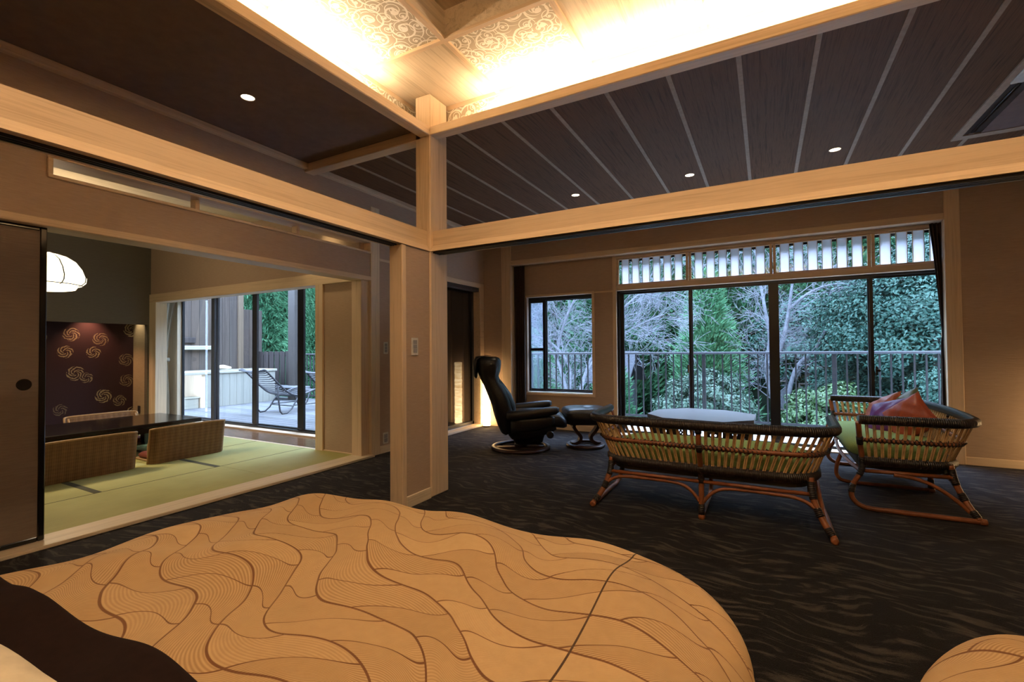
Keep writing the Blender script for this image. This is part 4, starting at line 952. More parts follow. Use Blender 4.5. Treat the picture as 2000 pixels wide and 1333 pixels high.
# back shell, following the rear line
bk = [sec((-.14, 0, .20), .20, .04, .02), sec((-.15, 0, .23), .25, .07, .025), sec((-.165, 0, .32), .29, .095, .03), sec((-.185, 0, .43), .305, .11, .035), sec((-.215, 0, .54), .31, .105, .04), sec((-.265, 0, .65), .30, .098, .035), sec((-.315, 0, .74), .285, .088, .025), sec((-.34, 0, .80), .278, .10, .015), sec((-.345, 0, .86), .285, .122, .008), sec((-.347, 0, .93), .29, .134, .004), sec((-.348, 0, .98), .288, .134, 0), sec((-.35, 0, 1.01), .272, .12, 0), sec((-.352, 0, 1.024), .22, .085, 0)]
MB().loft(bk, 30, 3.4).build('backrest', M['leather'], RC, world=False)
MB().loft([sec((-.478, 0, .80), .25, .012, .002), sec((-.487, 0, .82), .275, .02, 0), sec((-.49, 0, .92), .285, .022, 0), sec((-.48, 0, 1.0), .28, .025, 0), sec((-.44, 0, 1.028), .25, .05, 0), sec((-.36, 0, 1.036), .22, .04, 0)], 24, 3).build('headrest', M['leather'], RC, world=False)
# front padding of the back (visible as the front line) and lumbar roll
MB().loft([sec((-.10, 0, .40), .25, .05, .02), sec((-.12, 0, .48), .262, .06, .03), sec((-.165, 0, .58), .262, .06, .03), sec((-.225, 0, .68), .25, .055, .025), sec((-.275, 0, .76), .235, .045, .02)], 24, 3).build('back_pad', M['leather'], RC, world=False)
# seat cushion with rolled front
def secx(c, wv, hz): return (c, (0, wv, 0), (0, 0, hz))
MB().loft([secx((-.10, 0, .36), .22, .05), secx((-.06, 0, .36), .245, .075), secx((.10, 0, .355), .25, .085), secx((.28, 0, .35), .25, .09), secx((.40, 0, .335), .248, .088), secx((.455, 0, .315), .235, .075), secx((.485, 0, .30), .20, .05), secx((.495, 0, .295), .12, .02)], 26, 3.2).build('seat_cushion', M['leather'], RC, world=False)
MB().loft([secx((-.14, 0, .22), .20, .05), secx((-.10, 0, .21), .235, .085), secx((.10, 0, .215), .24, .09), secx((.30, 0, .245), .235, .06), secx((.37, 0, .255), .2, .03)], 24, 3.2).build('seat_shell', M['leather'], RC, world=False)
MB().loft([((0.08, 0, .07), (.14, 0, 0), (0, .12, 0)), ((.08, 0, .09), (.16, 0, 0), (0, .155, 0)), ((.08, 0, .16), (.18, 0, 0), (0, .17, 0)), ((.08, 0, .22), (.2, 0, 0), (0, .19, 0))], 26, 3.5).build('skirt', M['leather'], RC, world=False)
for s in (-1, 1):
    y = s*.31
    am = [((-.17, y, .405), (0, .035, 0), (0, 0, .03)), ((-.155, y, .41), (0, .055, 0), (0, 0, .048)), ((-.05, y, .415), (0, .06, 0), (0, 0, .05)), ((.12, y, .432), (0, .062, 0), (0, 0, .048)), ((.28, y, .45), (0, .062, 0), (0, 0, .045)), ((.355, y, .46), (0, .056, 0), (0, 0, .038)), ((.385, y, .467), (0, .035, 0), (0, 0, .022))]
    MB().loft(am, 20, 3).build('armrest', M['leather'], RC, world=False)
    MB().loft([((-.12, y*.98, .30), (0, .022, 0), (0, 0, .07)), ((0, y*.98, .31), (0, .03, 0), (0, 0, .075)), ((.16, y*.98, .32), (0, .03, 0), (0, 0, .07)), ((.30, y*.98, .345), (0, .024, 0), (0, 0, .055)), ((.34, y*.98, .36), (0, .012, 0), (0, 0, .03))], 16, 3).build('arm_panel', M['leather'], RC, world=False)
    MB().tube([(.285, s*.25, .215), (.285, s*.335, .215)], .014, 8).build('axle', M['black_metal'], RC, world=False)
    MB().tube([(.285, s*.325, .215), (.285, s*.335, .215), (.285, s*.365, .215), (.285, s*.37, .215)], [.028, .038, .038, .03], 16).build('knob', M['black_metal'], RC, world=False)
# ---- ottoman
OT = thing('ottoman', 'black leather ottoman matching the recliner', 'ottoman', (-1.80, 5.03, 0), math.radians(31))
ringbase(OT, .215)
def ocush(u, v):
    return None
mb = MB(); n = 24
def top(i, j):
    u = i*2-1; v = j*2-1; q = max(abs(u), abs(v)); rr = math.hypot(u, v); e = max(0, (1-abs(u)**4))*max(0, (1-abs(v)**4)); z = .40+.055*e**.4-.028*math.exp(-(rr/.16)**2)-.010*math.exp(-(abs(u)/.10)**2)*(1-abs(v))*.6-.010*math.exp(-(abs(v)/.10)**2)*(1-abs(u))*.6
    k = 1-.06*(u*u*v*v); return (.255*u*k, .235*v*k, z)
mb.grid(top, n, n)
def side(i, j):
    a = 2*PI*i; c, s_ = math.cos(a), math.sin(a); k = (abs(c)**5+abs(s_)**5)**(-1/5); u, v = c*k, s_*k; kk = 1-.06*(u*u*v*v); b = 1+.03*math.sin(PI*j)-.10*j**3
    return (.255*u*kk*b, .235*v*kk*b, .40-.125*j)
mb.grid(lambda i, j: side(1-i, j), 60, 8); mb.box(-.2, .2, -.19, .19, .27, .285)
mb.build('cushion', M['leather'], OT, world=False)
for s in (-1, 1):
    lp = smooth_path([(s*.12, 0, .275), (s*.135, 0, .23), (s*.10, 0, .17), (s*.06, 0, .12), (s*.07, 0, .07), (s*.12, 0, .042), (s*.165, 0, .04)], 5)
    vs = []; fs = []
    for i, p in enumerate(lp):
        a = lp[max(i-1, 0)]; b = lp[min(i+1, len(lp)-1)]; tn = (b-a).normalized(); nn = Vector((-tn.z, 0, tn.x))*.017
        vs += [p+nn+Vector((0, -.05, 0)), p-nn+Vector((0, -.05, 0)), p-nn+Vector((0, .05, 0)), p+nn+Vector((0, .05, 0))]
    for i in range(len(lp)-1):
        for k in range(4): fs.append((i*4+k, i*4+(k+1) % 4, (i+1)*4+(k+1) % 4, (i+1)*4+k))
    fs += [(3,2,1,0), tuple((len(lp)-1)*4+k for k in range(4))]
    MB().add(vs, fs).build('leg', M['mahogany'], OT, world=False)
# ---- floor lamps
def floorlamp(label, x, y, h, pw, est):
    t = thing('floor_lamp', label, 'floor lamp', (x, y, 0))
    tt = NT('glowing_washi'); n = tt.noise(tt.coord(scale=(8, 8, 60)), 1, 3); tt.set((.8,.7,.5), .8)
    tt.lk(tt.ramp(n, [(.3, (1,.60,.24)), (.7, (1,.74,.40))]), tt.b.inputs['Emission Color']); sz = tt.node('ShaderNodeSeparateXYZ'); tt.lk(tt.coord(), sz.inputs[0]); tt.lk(tt.math('MULTIPLY', tt.node('ShaderNodeMapRange', i_0=sz.outputs[2], i_1=0.0, i_2=.9, i_3=1.0, i_4=.18).outputs[0], tt.math('MULTIPLY', tt.math('ADD', n, .35), est)), tt.b.inputs['Emission Strength'])
    MB().lathe([(.05, .0), (.052, .015), (.05, .02)], 24).build('base', M['black'], t, world=False)
    pr_ = [(.054+.0018*math.sin(k*2.1)+.0012*math.sin(k*5.3), .02+h*k/44) for k in range(45)]
    MB().lathe(pr_+[(.03, h+.022), (.0001, h+.022)], 24).build('shade', tt.m, t, world=False)
floorlamp('glowing white paper column lamp in the corner behind the recliner', -3.52, 5.70, .90, P_FLOORLAMP, 20)
floorlamp('paper column lamp by the bare wall beyond the sofa', 2.42, 5.62, .90, P_FLOORLAMP, 20)

# ================================================================== BEDS
def mk_spread():
    t = NT('gold_leaf_patterned_bedspread'); uv = t.coord('UV')
    nz = t.node('ShaderNodeTexNoise', i_Vector=uv, i_Scale=3.1, i_Detail=1.5)
    vm = t.node('ShaderNodeVectorMath', operation='MULTIPLY_ADD'); t.lk(nz.outputs['Color'], vm.inputs[0]); vm.inputs[1].default_value = (.10,.10,0); t.lk(uv, vm.inputs[2])
    sp = t.node('ShaderNodeSeparateXYZ'); t.lk(vm.outputs[0], sp.inputs[0]); X, Y = sp.outputs[0], sp.outputs[1]
    ca, sa = math.cos(-.42), math.sin(-.42)
    A = t.math('ADD', t.math('MULTIPLY', X, ca), t.math('MULTIPLY', Y, sa)); B = t.math('SUBTRACT', t.math('MULTIPLY', Y, ca), t.math('MULTIPLY', X, sa))
    q = t.math('ADD', t.math('DIVIDE', B, .118), t.math('ADD', t.math('MULTIPLY', t.math('SINE', t.math('ADD', t.math('MULTIPLY', A, 11.5), t.math('MULTIPLY', B, 6))), .42), t.math('MULTIPLY', t.math('SINE', t.math('MULTIPLY', A, 4.3)), .3)))
    row = t.math('FLOOR', q); fq = t.math('FRACT', q)
    wn = t.node('ShaderNodeTexWhiteNoise', noise_dimensions='1D'); t.lk(row, wn.inputs['W'])
    pp = t.math('ADD', t.math('ADD', t.math('DIVIDE', A, .175), t.math('MULTIPLY', wn.outputs['Value'], 3.0)), t.math('ADD', t.math('MULTIPLY', fq, -.80), t.math('MULTIPLY', t.math('SINE', t.math('MULTIPLY', fq, 2*PI)), .085)))
    cl = t.math('FLOOR', pp); fp = t.math('FRACT', pp)
    cb = t.node('ShaderNodeCombineXYZ'); t.lk(row, cb.inputs[0]); t.lk(cl, cb.inputs[1]); wc = t.node('ShaderNodeTexWhiteNoise', noise_dimensions='2D'); t.lk(cb.outputs[0], wc.inputs['Vector'])
    wr = t.node('ShaderNodeSeparateColor'); t.lk(wc.outputs['Color'], wr.inputs[0])
    def edge(f, wd):
        d = t.math('MINIMUM', f, t.math('SUBTRACT', 1, f)); return t.math('SUBTRACT', 1, t.node('ShaderNodeMapRange', interpolation_type='SMOOTHSTEP', i_0=d, i_1=wd*.55, i_2=wd).outputs[0])
    line = t.math('MAXIMUM', edge(fq, .028), edge(fp, .018))
    hs = t.mix(t.math('GREATER_THAN', wr.outputs[0], .5), (0,0,0), (1,1,1))
    h1 = t.math('SINE', t.math('MULTIPLY', q, 2*PI*17)); h2 = t.math('SINE', t.math('MULTIPLY', pp, 2*PI*26)); sel = t.math('GREATER_THAN', wr.outputs[0], .5)
    hs = t.math('ADD', t.math('MULTIPLY', h1, sel), t.math('MULTIPLY', h2, t.math('SUBTRACT', 1, sel)))
    hat = t.math('MULTIPLY', t.math('MULTIPLY_ADD', hs, .5, .5), t.math('MULTIPLY', t.math('GREATER_THAN', wr.outputs[1], .12), t.math('MULTIPLY_ADD', wr.outputs[2], .4, .28)))
    tone = t.noise(uv, 40, 3); base = t.mix(tone, (.47,.31,.152), (.57,.39,.20))
    c = t.mix(hat, base, (.25,.125,.045)); c = t.mix(line, c, (.16,.062,.022))
    # stitched seam
    s0 = t.node('ShaderNodeSeparateXYZ'); t.lk(uv, s0.inputs[0]); seam = t.math('LESS_THAN', t.math('ABSOLUTE', t.math('SUBTRACT', s0.outputs[0], -.35)), .0022)
    c = t.mix(seam, c, (.06,.03,.015)); t.set(c, .62, .25); t.b.inputs['Sheen Weight'].default_value = .25; t.b.inputs['Sheen Tint'].default_value = (1,.75,.4,1)
    t.bump(t.math('ADD', t.math('MULTIPLY', hs, .12), t.math('MULTIPLY', line, -.6)), .25, .004); return t.m
M['spread'] = mk_spread(); M['cream'] = plain('cream_linen', (.62,.55,.42), .85, .1); M['throw'] = plain('dark_brown_velvet_throw', (.018,.009,.008), .9, .1, sc=60)
CXA, CXB, CYB, CYA = -1.47, -.43, 1.08, -.62
def bed_surface(s, t_, dz=0):
    qx = min(max(s, CXA), CXB); qy = min(t_, CYB); ds = s-qx; dt = t_-qy; d = math.hypot(ds, dt); R0, r = .30, .10; dm = R0+r*PI/2+.375
    if d > dm: ds *= dm/d; dt *= dm/d; d = dm
    ux, uy = (ds/d, dt/d) if d > 1e-9 else (0, 0); th = math.atan2(uy, ux)
    wv = 1.05*(.012*math.sin(s*9+2.1*math.sin(t_*5))*math.sin(t_*7.5+1.3*math.sin(s*6))+.010*math.sin(s*3.3+1)*math.sin(t_*4.1)+.007*math.sin(s*15+t_*11))
    if d <= R0: out = d; z = .505-.02*(d/R0)**2
    elif d <= R0+r*PI/2:
        a = (d-R0)/r; out = R0+r*math.sin(a); z = .485-r*(1-math.cos(a))
    else:
        e = d-R0-r*PI/2; k = e/.375; fold = math.sin(th*9+s*0+ (s*16 if abs(uy) > .98 else 0)+(t_*16 if abs(ux) > .98 else 0)); out = R0+r+.05*k+.028*k*fold; z = .385-e
    z += wv*(1 if d < R0 else max(0, 1-(d-R0)/.15))+.012
    return (qx+ux*(out+dz), qy+uy*(out+dz), max(z, .012)+(dz if d < R0+.1 else 0))
def bed(k, dxx):
    lab = (('low bed base and mattress under the big gold spread', 'gold bedspread with brown leaf lines filling the foreground', 'dark brown throw across the head of the gold bed', 'cream pillow behind the dark throw'),
           ('second low bed base beside the first bed', 'gold bedspread of the second bed, only its corner showing', 'dark brown throw on the second bed', 'cream pillow on the second bed'))[k]
    b = thing('bed', lab[0], 'bed', (-.96+dxx, .2, 0), group='twin beds')
    MB().cbox(-1.74+dxx, -.18+dxx, -.60, 1.33, .04, .20, c=.02).build('base', M['fence'], b)
    MB().cbox(-1.76+dxx, -.16+dxx, -.62, 1.35, .20, .455, c=.05).build('mattress', M['cream'], b)
    s0, s1, t0, t1 = CXA-.84, CXB+.84, CYA, CYB+.84
    o = MB().grid(lambda u, v: bed_surface(s0+(s1-s0)*u, t0+(t1-t0)*v), 190, 160, uvf=lambda u, v: (s0+(s1-s0)*u, t0+(t1-t0)*v)).build('bedspread', M['spread']); o.location.x = dxx
    tag(o, lab[1], 'bedspread', 'gold bedspreads')
    def th(u, v):
        s = s0+.3+(s1-s0-.6)*u; t_ = .285+(.138+.05*(s+1.79))*v+.008*math.sin(u*17)*v; e = min(1, min(v, 1-v)*9); p = bed_surface(s, t_, .004+.022*e**.5); return p
    o = MB().grid(th, 150, 24).build('bed_throw', M['throw']); o.location.x = dxx; tag(o, lab[2], 'throw', 'dark throws')
    o = bpy.data.objects.new('bed_pillow', pillow_mesh('bed_pillow', M['cream'], .25, .09, 4+k)); COL.objects.link(o); o.scale = (1.5, .95, 1); o.location = (-1.12+dxx, .055, .60); o.rotation_euler = (.1, 0, .03); tag(o, lab[3], 'pillow', 'cream pillows')
bed(0, 0); bed(1, 2.10)

# ================================================================== GARDEN AND HILLSIDE
NPR = np.random.default_rng(11)
def leafmat(name, c1, c2, rough=.55, spec=.3, sc=1.3):
    t = NT(name); n = t.noise(t.coord(), sc, 4, .65); oi = t.node('ShaderNodeObjectInfo'); f = t.math('ADD', t.math('MULTIPLY', n, .8), t.math('MULTIPLY', oi.outputs['Random'], .25))
    t.set(t.ramp(f, [(.32, c1), (.72, c2)]), rough, spec); return t.m
M['cedar'] = leafmat('cedar_needles', (0.019,0.071,0.031), (0.052,0.133,0.060), .6, .2, .9)
M['cedar2'] = leafmat('bright_cedar_needles', (0.042,0.138,0.064), (0.090,0.211,0.099), .6, .2, 1.6)
M['broad'] = leafmat('glossy_evergreen_leaves', (0.011,0.042,0.030), (0.042,0.098,0.070), .5, .22, 2.5)
M['bushl'] = leafmat('pale_bush_leaves', (0.027,0.060,0.037), (0.078,0.125,0.083), .45, .4, 3)
M['yellowg'] = leafmat('yellow_green_leaves', (0.032,0.073,0.023), (0.073,0.129,0.046), .45, .4, 3)
M['bark'] = plain('grey_brown_bark', (.10,.085,.075), .9, .1, var=.4, sc=12)
M['pale_bark'] = plain('pale_cherry_bark', (0.125,0.129,0.143), .8, .2, var=.25, sc=14)
M['soil'] = plain('forest_floor', (.022,.035,.022), .95, .05, var=.5, sc=2)
def blades(C, D, L, W, name, mt):
    """one triangle per blade: centres C, directions D (unit), length L, width W"""
    n = len(C); rnd = NPR.normal(size=(n, 3)); side = np.cross(D, rnd); side /= np.linalg.norm(side, axis=1)[:, None]+1e-9
    L = np.broadcast_to(L, (n,))[:, None]; W = np.broadcast_to(W, (n,))[:, None]
    a = C-side*W*.5; b = C+side*W*.5; c = C+D*L
    V = np.stack([a, b, c], 1).reshape(-1, 3); return tri_mesh(V, 3, name, mt)
def leaves(C, Nrm, L, W, name, mt):
    """one rhombic leaf (2 triangles as a quad) each"""
    n = len(C); rnd = NPR.normal(size=(n, 3)); d = np.cross(Nrm, rnd); d /= np.linalg.norm(d, axis=1)[:, None]+1e-9; s = np.cross(Nrm, d); s /= np.linalg.norm(s, axis=1)[:, None]+1e-9
    L = np.broadcast_to(L, (n,))[:, None]; W = np.broadcast_to(W, (n,))[:, None]
    V = np.stack([C-d*L*.5, C+s*W*.5+Nrm*W*.15, C+d*L*.5, C-s*W*.5+Nrm*W*.15], 1).reshape(-1, 3); return tri_mesh(V, 4, name, mt)
def tri_mesh(V, k, name, mt):
    me = bpy.data.meshes.new(name); n = len(V)//k
    me.vertices.add(len(V)); me.vertices.foreach_set('co', V.astype(np.float32).ravel()); me.loops.add(len(V)); me.loops.foreach_set('vertex_index', np.arange(len(V), dtype=np.int32))
    me.polygons.add(n); me.polygons.foreach_set('loop_start', np.arange(0, len(V), k, dtype=np.int32)); me.polygons.foreach_set('loop_total', np.full(n, k, dtype=np.int32))
    me.materials.append(mt); me.update(calc_edges=True); return me
def unit(a): return a/(np.linalg.norm(a, axis=-1)[..., None]+1e-9)
def cedar_mesh(H, Rm, mt, nb=170, per=85, bl=.22, name='foliage', low=.06, top_r=.05):
    C = []; D = []
    for i in range(nb):
        h = low+(1-low)*(i+NPR.random())/nb; h = min(h, .995); a = NPR.random()*2*PI; r = (Rm*(1-h)**.75+top_r)*(.72+.35*NPR.random()); z = h*H
        cl = .17*Rm*(1-h*.75)+.06; c0 = np.array([math.cos(a)*r*.75, math.sin(a)*r*.75, z])
        pts = NPR.normal(size=(per, 3))*np.array([cl, cl, cl*.75])*.8; od = np.array([math.cos(a), math.sin(a), .55])
        C.append(c0+pts); D.append(unit(unit(pts)*.55+od*.7+NPR.normal(size=(per, 3))*.25+np.array([0, 0, .35])))
        n2 = per//3; tt = NPR.random((n2, 1)); C.append(tt*c0*np.array([1, 1, 0])+np.array([0, 0, z-.1*r])+NPR.normal(size=(n2, 3))*cl*.6); D.append(unit(NPR.normal(size=(n2, 3))+od))
    C = np.concatenate(C); D = np.concatenate(D); return blades(C, D, bl*(.6+.8*NPR.random(len(C))), bl*.30, name, mt)
def clump_mesh(rx, ry, rz, mt, nc=150, per=130, lf=.075, name='foliage', dome=True, cr=.22, asp=.45):
    C = []; N = []
    for i in range(nc):
        v = NPR.normal(size=3); v /= np.linalg.norm(v)
        if dome and v[2] < -.25: v[2] *= -.6
        k = .80+.22*NPR.random(); c0 = v*np.array([rx, ry, rz])*k; cs = cr*(.6+.7*NPR.random())
        p = unit(NPR.normal(size=(per, 3)))*(NPR.random((per, 1))**.4)*cs*np.array([1, 1, .7]); C.append(c0+p); N.append(unit(unit(p)*.7+v*.4+np.array([0, 0, .55])+NPR.normal(size=(per, 3))*.45))
    C = np.concatenate(C); N = np.concatenate(N); s = lf*(.7+.6*NPR.random(len(C))); return leaves(C, N, s, s*asp, name, mt)
def tree(name, label, cat, loc, fm, trunk=None, group=None, scale=1, rz=0, tm=None):
    t = thing(name, label, cat, loc, rz, group); t.scale = (scale,)*3
    link('foliage', fm, t)
    if trunk: link('trunk', trunk, t)
    return t
# terrain: garden drops below the balcony, then climbs as a steep hill
def terr(x, y):
    a = max(0, y-17.0)
    z = -3.0+.52*a+1.1*math.sin(x*.21+1)*min(1, a/8)+.9*math.sin(y*.33+x*.1)*min(1, a/8)
    b = max(0, -14-x); z += .55*b
    c = max(0, x-16); z += .5*c
    return z
mb = MB(); mb.grid(lambda u, v: (-70+120*u, 7.6+60*v, terr(-70+120*u, 7.6+60*v)), 70, 40)
o = mb.build('terrain', M['soil']); struct(o, 'wooded hillside rising beyond the garden')
# far cedars (shared meshes)
trunk_m = MB().tube([(0, 0, -.6), (.05, 0, 3), (0, .04, 7), (0, 0, 11.6)], [.24, .20, .13, .03], 7).mesh('trunk', M['bark'])
cedA = cedar_mesh(12, 2.1, M['cedar'], 210, 80, .34); cedB = cedar_mesh(12, 2.5, M['cedar'], 190, 90, .38, low=.03); cedC = cedar_mesh(12, 1.9, M['cedar'], 230, 75, .33, low=.12)
protos = [tree('hill_cedar', 'tall green cedar standing on the hillside forest', 'tree', (0, 0, 0), m, trunk_m, 'cedars on the hillside') for m in (cedA, cedB, cedC)]
k = 0
def put(x, y, s, which=None, ter=0):
    global k
    p = protos[(which if which is not None else k) % 3]; o = p if not p.get('used') else copy_tree(p); o['used'] = 1
    o.location = (x, y, terr(x, y)); o.rotation_euler = (0, 0, R.random()*6.28); o.scale = (s*1.05, s*1.05, s*R.uniform(.9, 1.15)); k += 1
    if ter and y < 15.5: o.children[0].data = cedD
    if ter: o['label'] = 'green cedar on the slope seen over the terrace fence'; o['group'] = 'cedars beyond the terrace'
for row, (y, n, x0, x1) in enumerate(((21, 13, -16, 12), (25, 15, -24, 16), (29.5, 17, -32, 21), (35, 18, -42, 26))):
    for i in range(n):
        put(x0+(x1-x0)*(i+.5)/n+R.uniform(-.8, .8), y+R.uniform(-1.4, 1.4), R.uniform(.8, 1.15))
cedD = cedar_mesh(12, 2.3, M['cedar'], 420, 150, .17, low=.03)
# hillside seen over the terrace fence
for x, y, s in ((-14, 11.5, .75), (-16.2, 13, .9), (-18.5, 12, 1), (-15.2, 15, .85), (-13, 14.5, .8), (-18, 16, 1.1), (-21, 14, 1.1), (-21, 18, 1.2), (-17, 19, 1.05), (-24, 17, 1.25), (-26, 21, 1.2), (-12, 17.5, .9), (-20, 22, 1.1), (-15.5, 22, 1), (-25, 13, 1.2), (-28, 17, 1.2), (-30, 23, 1.3)):
    put(x, y, s, None, 1)
for p in protos:
    if 'used' in p: pass
for ob in list(COL.objects):
    if 'used' in ob: del ob['used']
# the bright cone-shaped cedar in the middle
cm = cedar_mesh(6.6, 1.75, M['cedar2'], 330, 95, .19, low=.02, top_r=.03)
tree('young_cedar', 'bright green cone-shaped cedar in the middle of the garden', 'tree', (-1.74, 17.2, -3.0), cm, MB().tube([(0, 0, -.2), (0, 0, 6.3)], [.12, .02], 6).mesh('trunk', M['bark']))
cm2 = cedar_mesh(4.2, 1.2, M['cedar2'], 200, 80, .16, low=.02)
tree('young_cedar', 'small bright cedar behind the small window railing', 'tree', (-6.6, 14.0, -2.6), cm2, MB().tube([(0, 0, -.4), (0, 0, 4)], [.09, .02], 6).mesh('trunk', M['bark']))
tree('young_cedar', 'low green cedar left of the round bush', 'tree', (-3.9, 13.2, -3.0), cedar_mesh(3.7, 1.1, M['cedar2'], 180, 80, .15, low=.02), MB().tube([(0, 0, -.2), (0, 0, 3.5)], [.09, .02], 6).mesh('trunk', M['bark']))
# broadleaf evergreens on the right
bt_ = MB().tube([(0, 0, -.2), (.1, 0, 1.2), (0, .1, 2.6)], [.16, .12, .06], 7).mesh('trunk', M['bark'])
def ever(label, x, y, z0, h, rx, rz, m, lf=.085, nc=170, per=150):
    fm = clump_mesh(rx, rx, rz, m, nc, per, lf, cr=.20*rx+.12); t = thing('evergreen_tree', label, 'tree', (x, y, z0)); link('foliage', fm, t, (0, 0, h)); link('trunk', bt_, t, (0, 0, 0), scale=(1, 1, (h+.2)/2.4)); return t
ever('big dark glossy evergreen filling the end glass leaf', 3.0, 12.2, -3.0, 4.2, 1.85, 2.0, M['broad'], .075, 330, 280)
ever('tall dark evergreen rising behind the glossy one', 5.0, 14.0, -3.0, 5.0, 2.1, 2.6, M['broad'], .075, 330, 280)
ever('rounded dark evergreen under the bare limb', 2.3, 13.6, -3.0, 2.7, 1.25, 1.3, M['broad'], .075, 200, 220)
ever('dark evergreen low against the balcony end', 3.3, 10.2, -3.0, 2.7, 1.2, 1.2, M['broad'], .07, 230, 240)
ever('far evergreen between the cedars and the bare limb', 1.2, 18.5, -3.0, 3.4, 1.9, 2.2, M['broad'], .13, 180, 150)
def bush(label, x, y, z, rx, rz, m, lf, nc=170, per=170, cr=.2):
    t = thing('garden_bush', label, 'bush', (x, y, z-rz*.9)); link('foliage', clump_mesh(rx, rx, rz, m, nc, per, lf, cr=cr), t, (0, 0, rz*.9)); link('stem', MB().tube([(0, 0, -.6), (0, 0, rz)], [.05, .02], 6).mesh('stem', M['bark']), t); return t
bush('pale round bush beyond the coffee table', -1.22, 11.0, -.62, 1.02, 1.25, M['bushl'], .075, 260, 190, .2)
bush('yellow green leafy bush behind the sideways sofa', .98, 10.6, -.75, .78, 1.15, M['yellowg'], .08, 190, 170, .2)
bush('small green bush at the foot of the bare trunk', -.15, 11.6, -1.5, .6, .6, M['yellowg'], .07, 110, 130, .17)
bush('dark low bush under the small window view', -5.2, 11.6, -1.4, 1.1, 1.0, M['cedar2'], .08, 180, 150, .22)
bush('green bush below the grey shed roof', -3.0, 11.2, -1.5, .75, .9, M['yellowg'], .075, 140, 150, .19)
bush('dark bush filling the corner of the garden', 4.3, 9.2, -.9, 1.0, 1.2, M['broad'], .09, 170, 150, .22)

# bare trees
def bare(name, label, base, limbs, seed, depth=5, twig=.0028, mt=None, step=2):
    rr = random.Random(seed); t = thing(name, label, 'tree', base); big = MB(); sm = MB()
    def grow(p, d, L, r, lev):
        seg = 4; path = [p]; q = p.copy(); dd = d.copy()
        for i in range(seg):
            dd = (dd+Vector((rr.gauss(0, .16), rr.gauss(0, .16), rr.gauss(0, .13)+.015))).normalized(); q = q+dd*(L/seg); path.append(q.copy())
        rad = [max(twig, r*(1-.55*i/seg)) for i in range(seg+1)]
        (big if r > .022 else sm).tube(path, rad, 5 if r > .022 else 3, caps=False)
        if lev <= 0: return
        nchild = 4
        for i in range(nchild):
            s = rr.uniform(.3, 1.0); idx = min(seg, max(1, int(round(s*seg)))); ang = rr.uniform(.35, .95)*(1 if rr.random() > .5 else -1)
            ax = dd.orthogonal(); ax.rotate(Matrix.Rotation(rr.uniform(0, 6.28), 3, dd).to_quaternion()); nd = dd.copy(); nd.rotate(Matrix.Rotation(ang, 3, ax).to_quaternion())
            grow(path[idx], nd, L*rr.uniform(.55, .8), rad[idx]*rr.uniform(.45, .62), lev-1)
    for pts, r0, r1 in limbs:
        P = smooth_path([Vector(p)-Vector(base) for p in pts], 6); n = len(P); rad = [.72*(r0+(r1-r0)*i/(n-1)) for i in range(n)]
        big.tube(P, rad, 9)
        for i in range(int(n*.30), n, step):
            dd = (P[min(i+1, n-1)]-P[max(i-1, 0)]).normalized()
            for q in range(1 if i % 4 else 2):
                ax = dd.orthogonal(); ax.rotate(Matrix.Rotation(rr.uniform(0, 6.28), 3, dd).to_quaternion()); nd = dd.copy(); nd.rotate(Matrix.Rotation(rr.uniform(.4, 1.0), 3, ax).to_quaternion())
                grow(P[i], nd, rr.uniform(.45, .9), min(.017, rad[i]*.45), depth-2)
    big.build('limbs', mt or M['pale_bark'], t, world=False); sm.build('twigs', mt or M['pale_bark'], t, world=False); return t
bare('bare_cherry_tree', 'bare pale tree with a forked trunk behind the middle door stile', (.35, 13.0, -3.0), [
    ([(.35, 13, -3.1), (.42, 13, -1.4), (.16, 13, -.2), (.02, 13, .55), (.10, 13, 1.3), (.02, 13, 1.9), (-.10, 13, 2.8), (-.2, 12.8, 3.6)], .13, .03),
    ([(.10, 13, .45), (.35, 12.8, 1.2), (.5, 12.8, 2.0), (.62, 12.6, 3.0)], .10, .03),
    ([(.45, 13, -1.9), (.40, 12.9, -.6), (.60, 12.8, .55), (1.0, 12.6, 1.05), (1.22, 12.5, 1.5), (1.75, 12.4, 1.75), (2.1, 12.2, 2.4)], .085, .03),
    ([(.5, 12.8, 2.0), (.9, 12.6, 2.35), (1.35, 12.5, 2.5), (1.75, 12.5, 2.45)], .05, .02)], 5, 5)
bare('bare_cherry_tree', 'bare pale tree crowding the small window with tangled branches', (-4.3, 11.2, -3.0), [
    ([(-4.3, 11.2, -3.1), (-4.25, 11.2, -1.4), (-4.45, 11.2, -.2), (-4.75, 11.1, .9), (-5.4, 11.0, 1.9), (-6.0, 11, 2.7)], .11, .03),
    ([(-4.45, 11.2, -.2), (-4.4, 11.1, .7), (-5.0, 11.0, 1.35), (-6.0, 10.9, 1.5), (-7.0, 10.8, 1.45)], .07, .02),
    ([(-4.3, 11.2, -1.0), (-3.95, 11, .4), (-3.3, 10.9, 1.6), (-2.6, 10.8, 2.3), (-1.9, 10.8, 2.65)], .08, .02),
    ([(-3.95, 11, .4), (-3.5, 10.8, 1.0), (-2.7, 10.7, 1.55), (-1.95, 10.6, 1.85)], .05, .015),
    ([(-4.75, 11.1, .9), (-4.5, 11.1, 1.8), (-4.0, 11.0, 2.6), (-3.3, 11, 3.2)], .06, .02)], 9, 5, step=1)
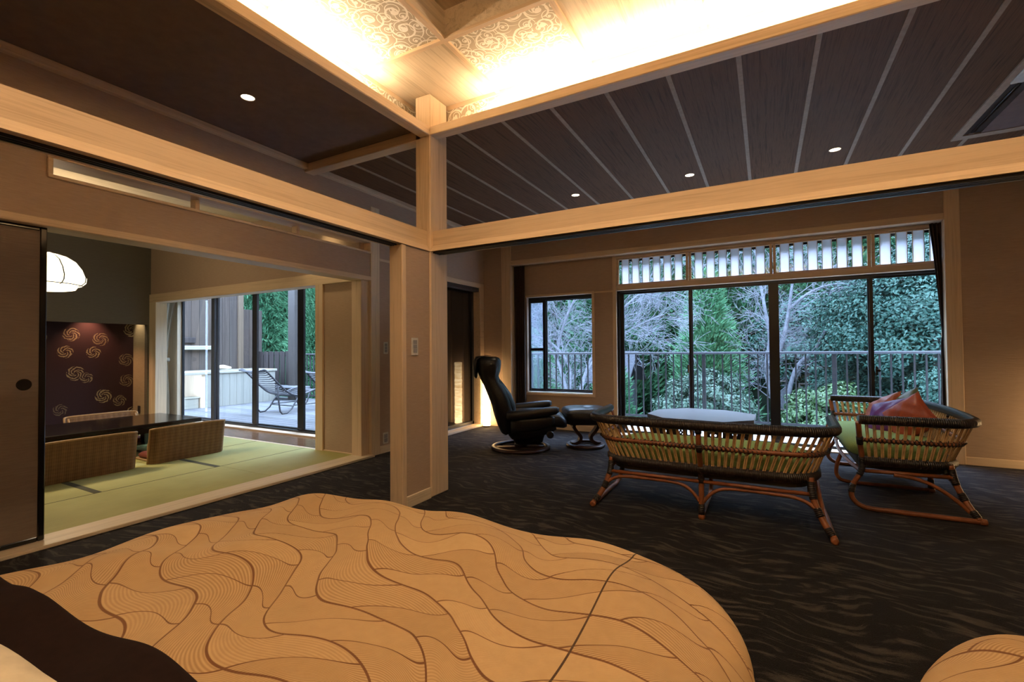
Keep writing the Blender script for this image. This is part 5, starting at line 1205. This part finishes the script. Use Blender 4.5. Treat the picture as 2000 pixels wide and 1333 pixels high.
bare('bare_cherry_tree', 'bare pale tree leaning out beyond the small window', (-7.6, 12.5, -3.0), [
    ([(-7.6, 12.5, -3.1), (-7.4, 12.5, -.8), (-6.9, 12.4, .8), (-6.2, 12.3, 2.2), (-5.6, 12.3, 3.2)], .10, .03),
    ([(-7.3, 12.5, -.4), (-7.5, 12.4, 1.0), (-7.9, 12.3, 2.6)], .07, .02), ([(-7.0, 12.4, .6), (-6.2, 12.3, 1.2), (-5.2, 12.2, 1.55)], .05, .02)], 21, 5)
# small grey garden shed and lattice screens
sh = thing('garden_shed', 'small grey roofed shed at the garden edge', 'shed', (-4.1, 15.5, -3.0))
M['shedwall'] = plain('grey_shed_boards', (0.029,0.030,0.035), .8); M['shedroof'] = plain('grey_shed_roof', (.03,.032,.04), .8)
MB().box(-5.1, -3.98, 15.0, 16.2, -3.0, .02).build('body', M['shedwall'], sh)
MB().prism([(14.6, -.02), (15.8, .92), (17.0, -.02), (17.0, .06), (15.8, 1.02), (14.6, .06)], -5.2, -3.78, axis='x').build('roof', M['shedroof'], sh)
def screen(label, x0, x1, y, z0, z1):
    t = thing('lattice_screen', label, 'trellis', ((x0+x1)/2, y, -3)); n = 9; mb = MB(); h = z1-z0; w_ = x1-x0
    for i in range(-n, n*2):
        for s in (1, -1):
            a = x0+w_*i/n; b = a+s*h; P = []
            ta, tb = 0, 1
            xa, xb = a, b
            lo, hi = x0, x1
            t0 = max(0, min((lo-xa)/(xb-xa), (hi-xa)/(xb-xa))); t1 = min(1, max((lo-xa)/(xb-xa), (hi-xa)/(xb-xa)))
            if t1-t0 > .02: mb.tube([(xa+(xb-xa)*t0, y+.006*s, z0+h*t0), (xa+(xb-xa)*t1, y+.006*s, z0+h*t1)], .008, 4)
    mb.build('lattice', M['pale_bark'], t)
    MB().box(x0-.03, x0, y-.02, y+.02, -3, z1+.03).box(x1, x1+.03, y-.02, y+.02, -3, z1+.03).build('post', M['bark'], t); MB().box(x0, x1, y-.02, y+.02, z1, z1+.03).box(x0, x1, y-.02, y+.02, z0-.03, z0).build('rail', M['bark'], t)
screen('pale diagonal trellis panel beside the forked trunk', .16, .46, 14.5, -.55, .18)
screen('pale diagonal trellis panel under the bare limb', .78, 1.12, 14.5, -.55, .12)
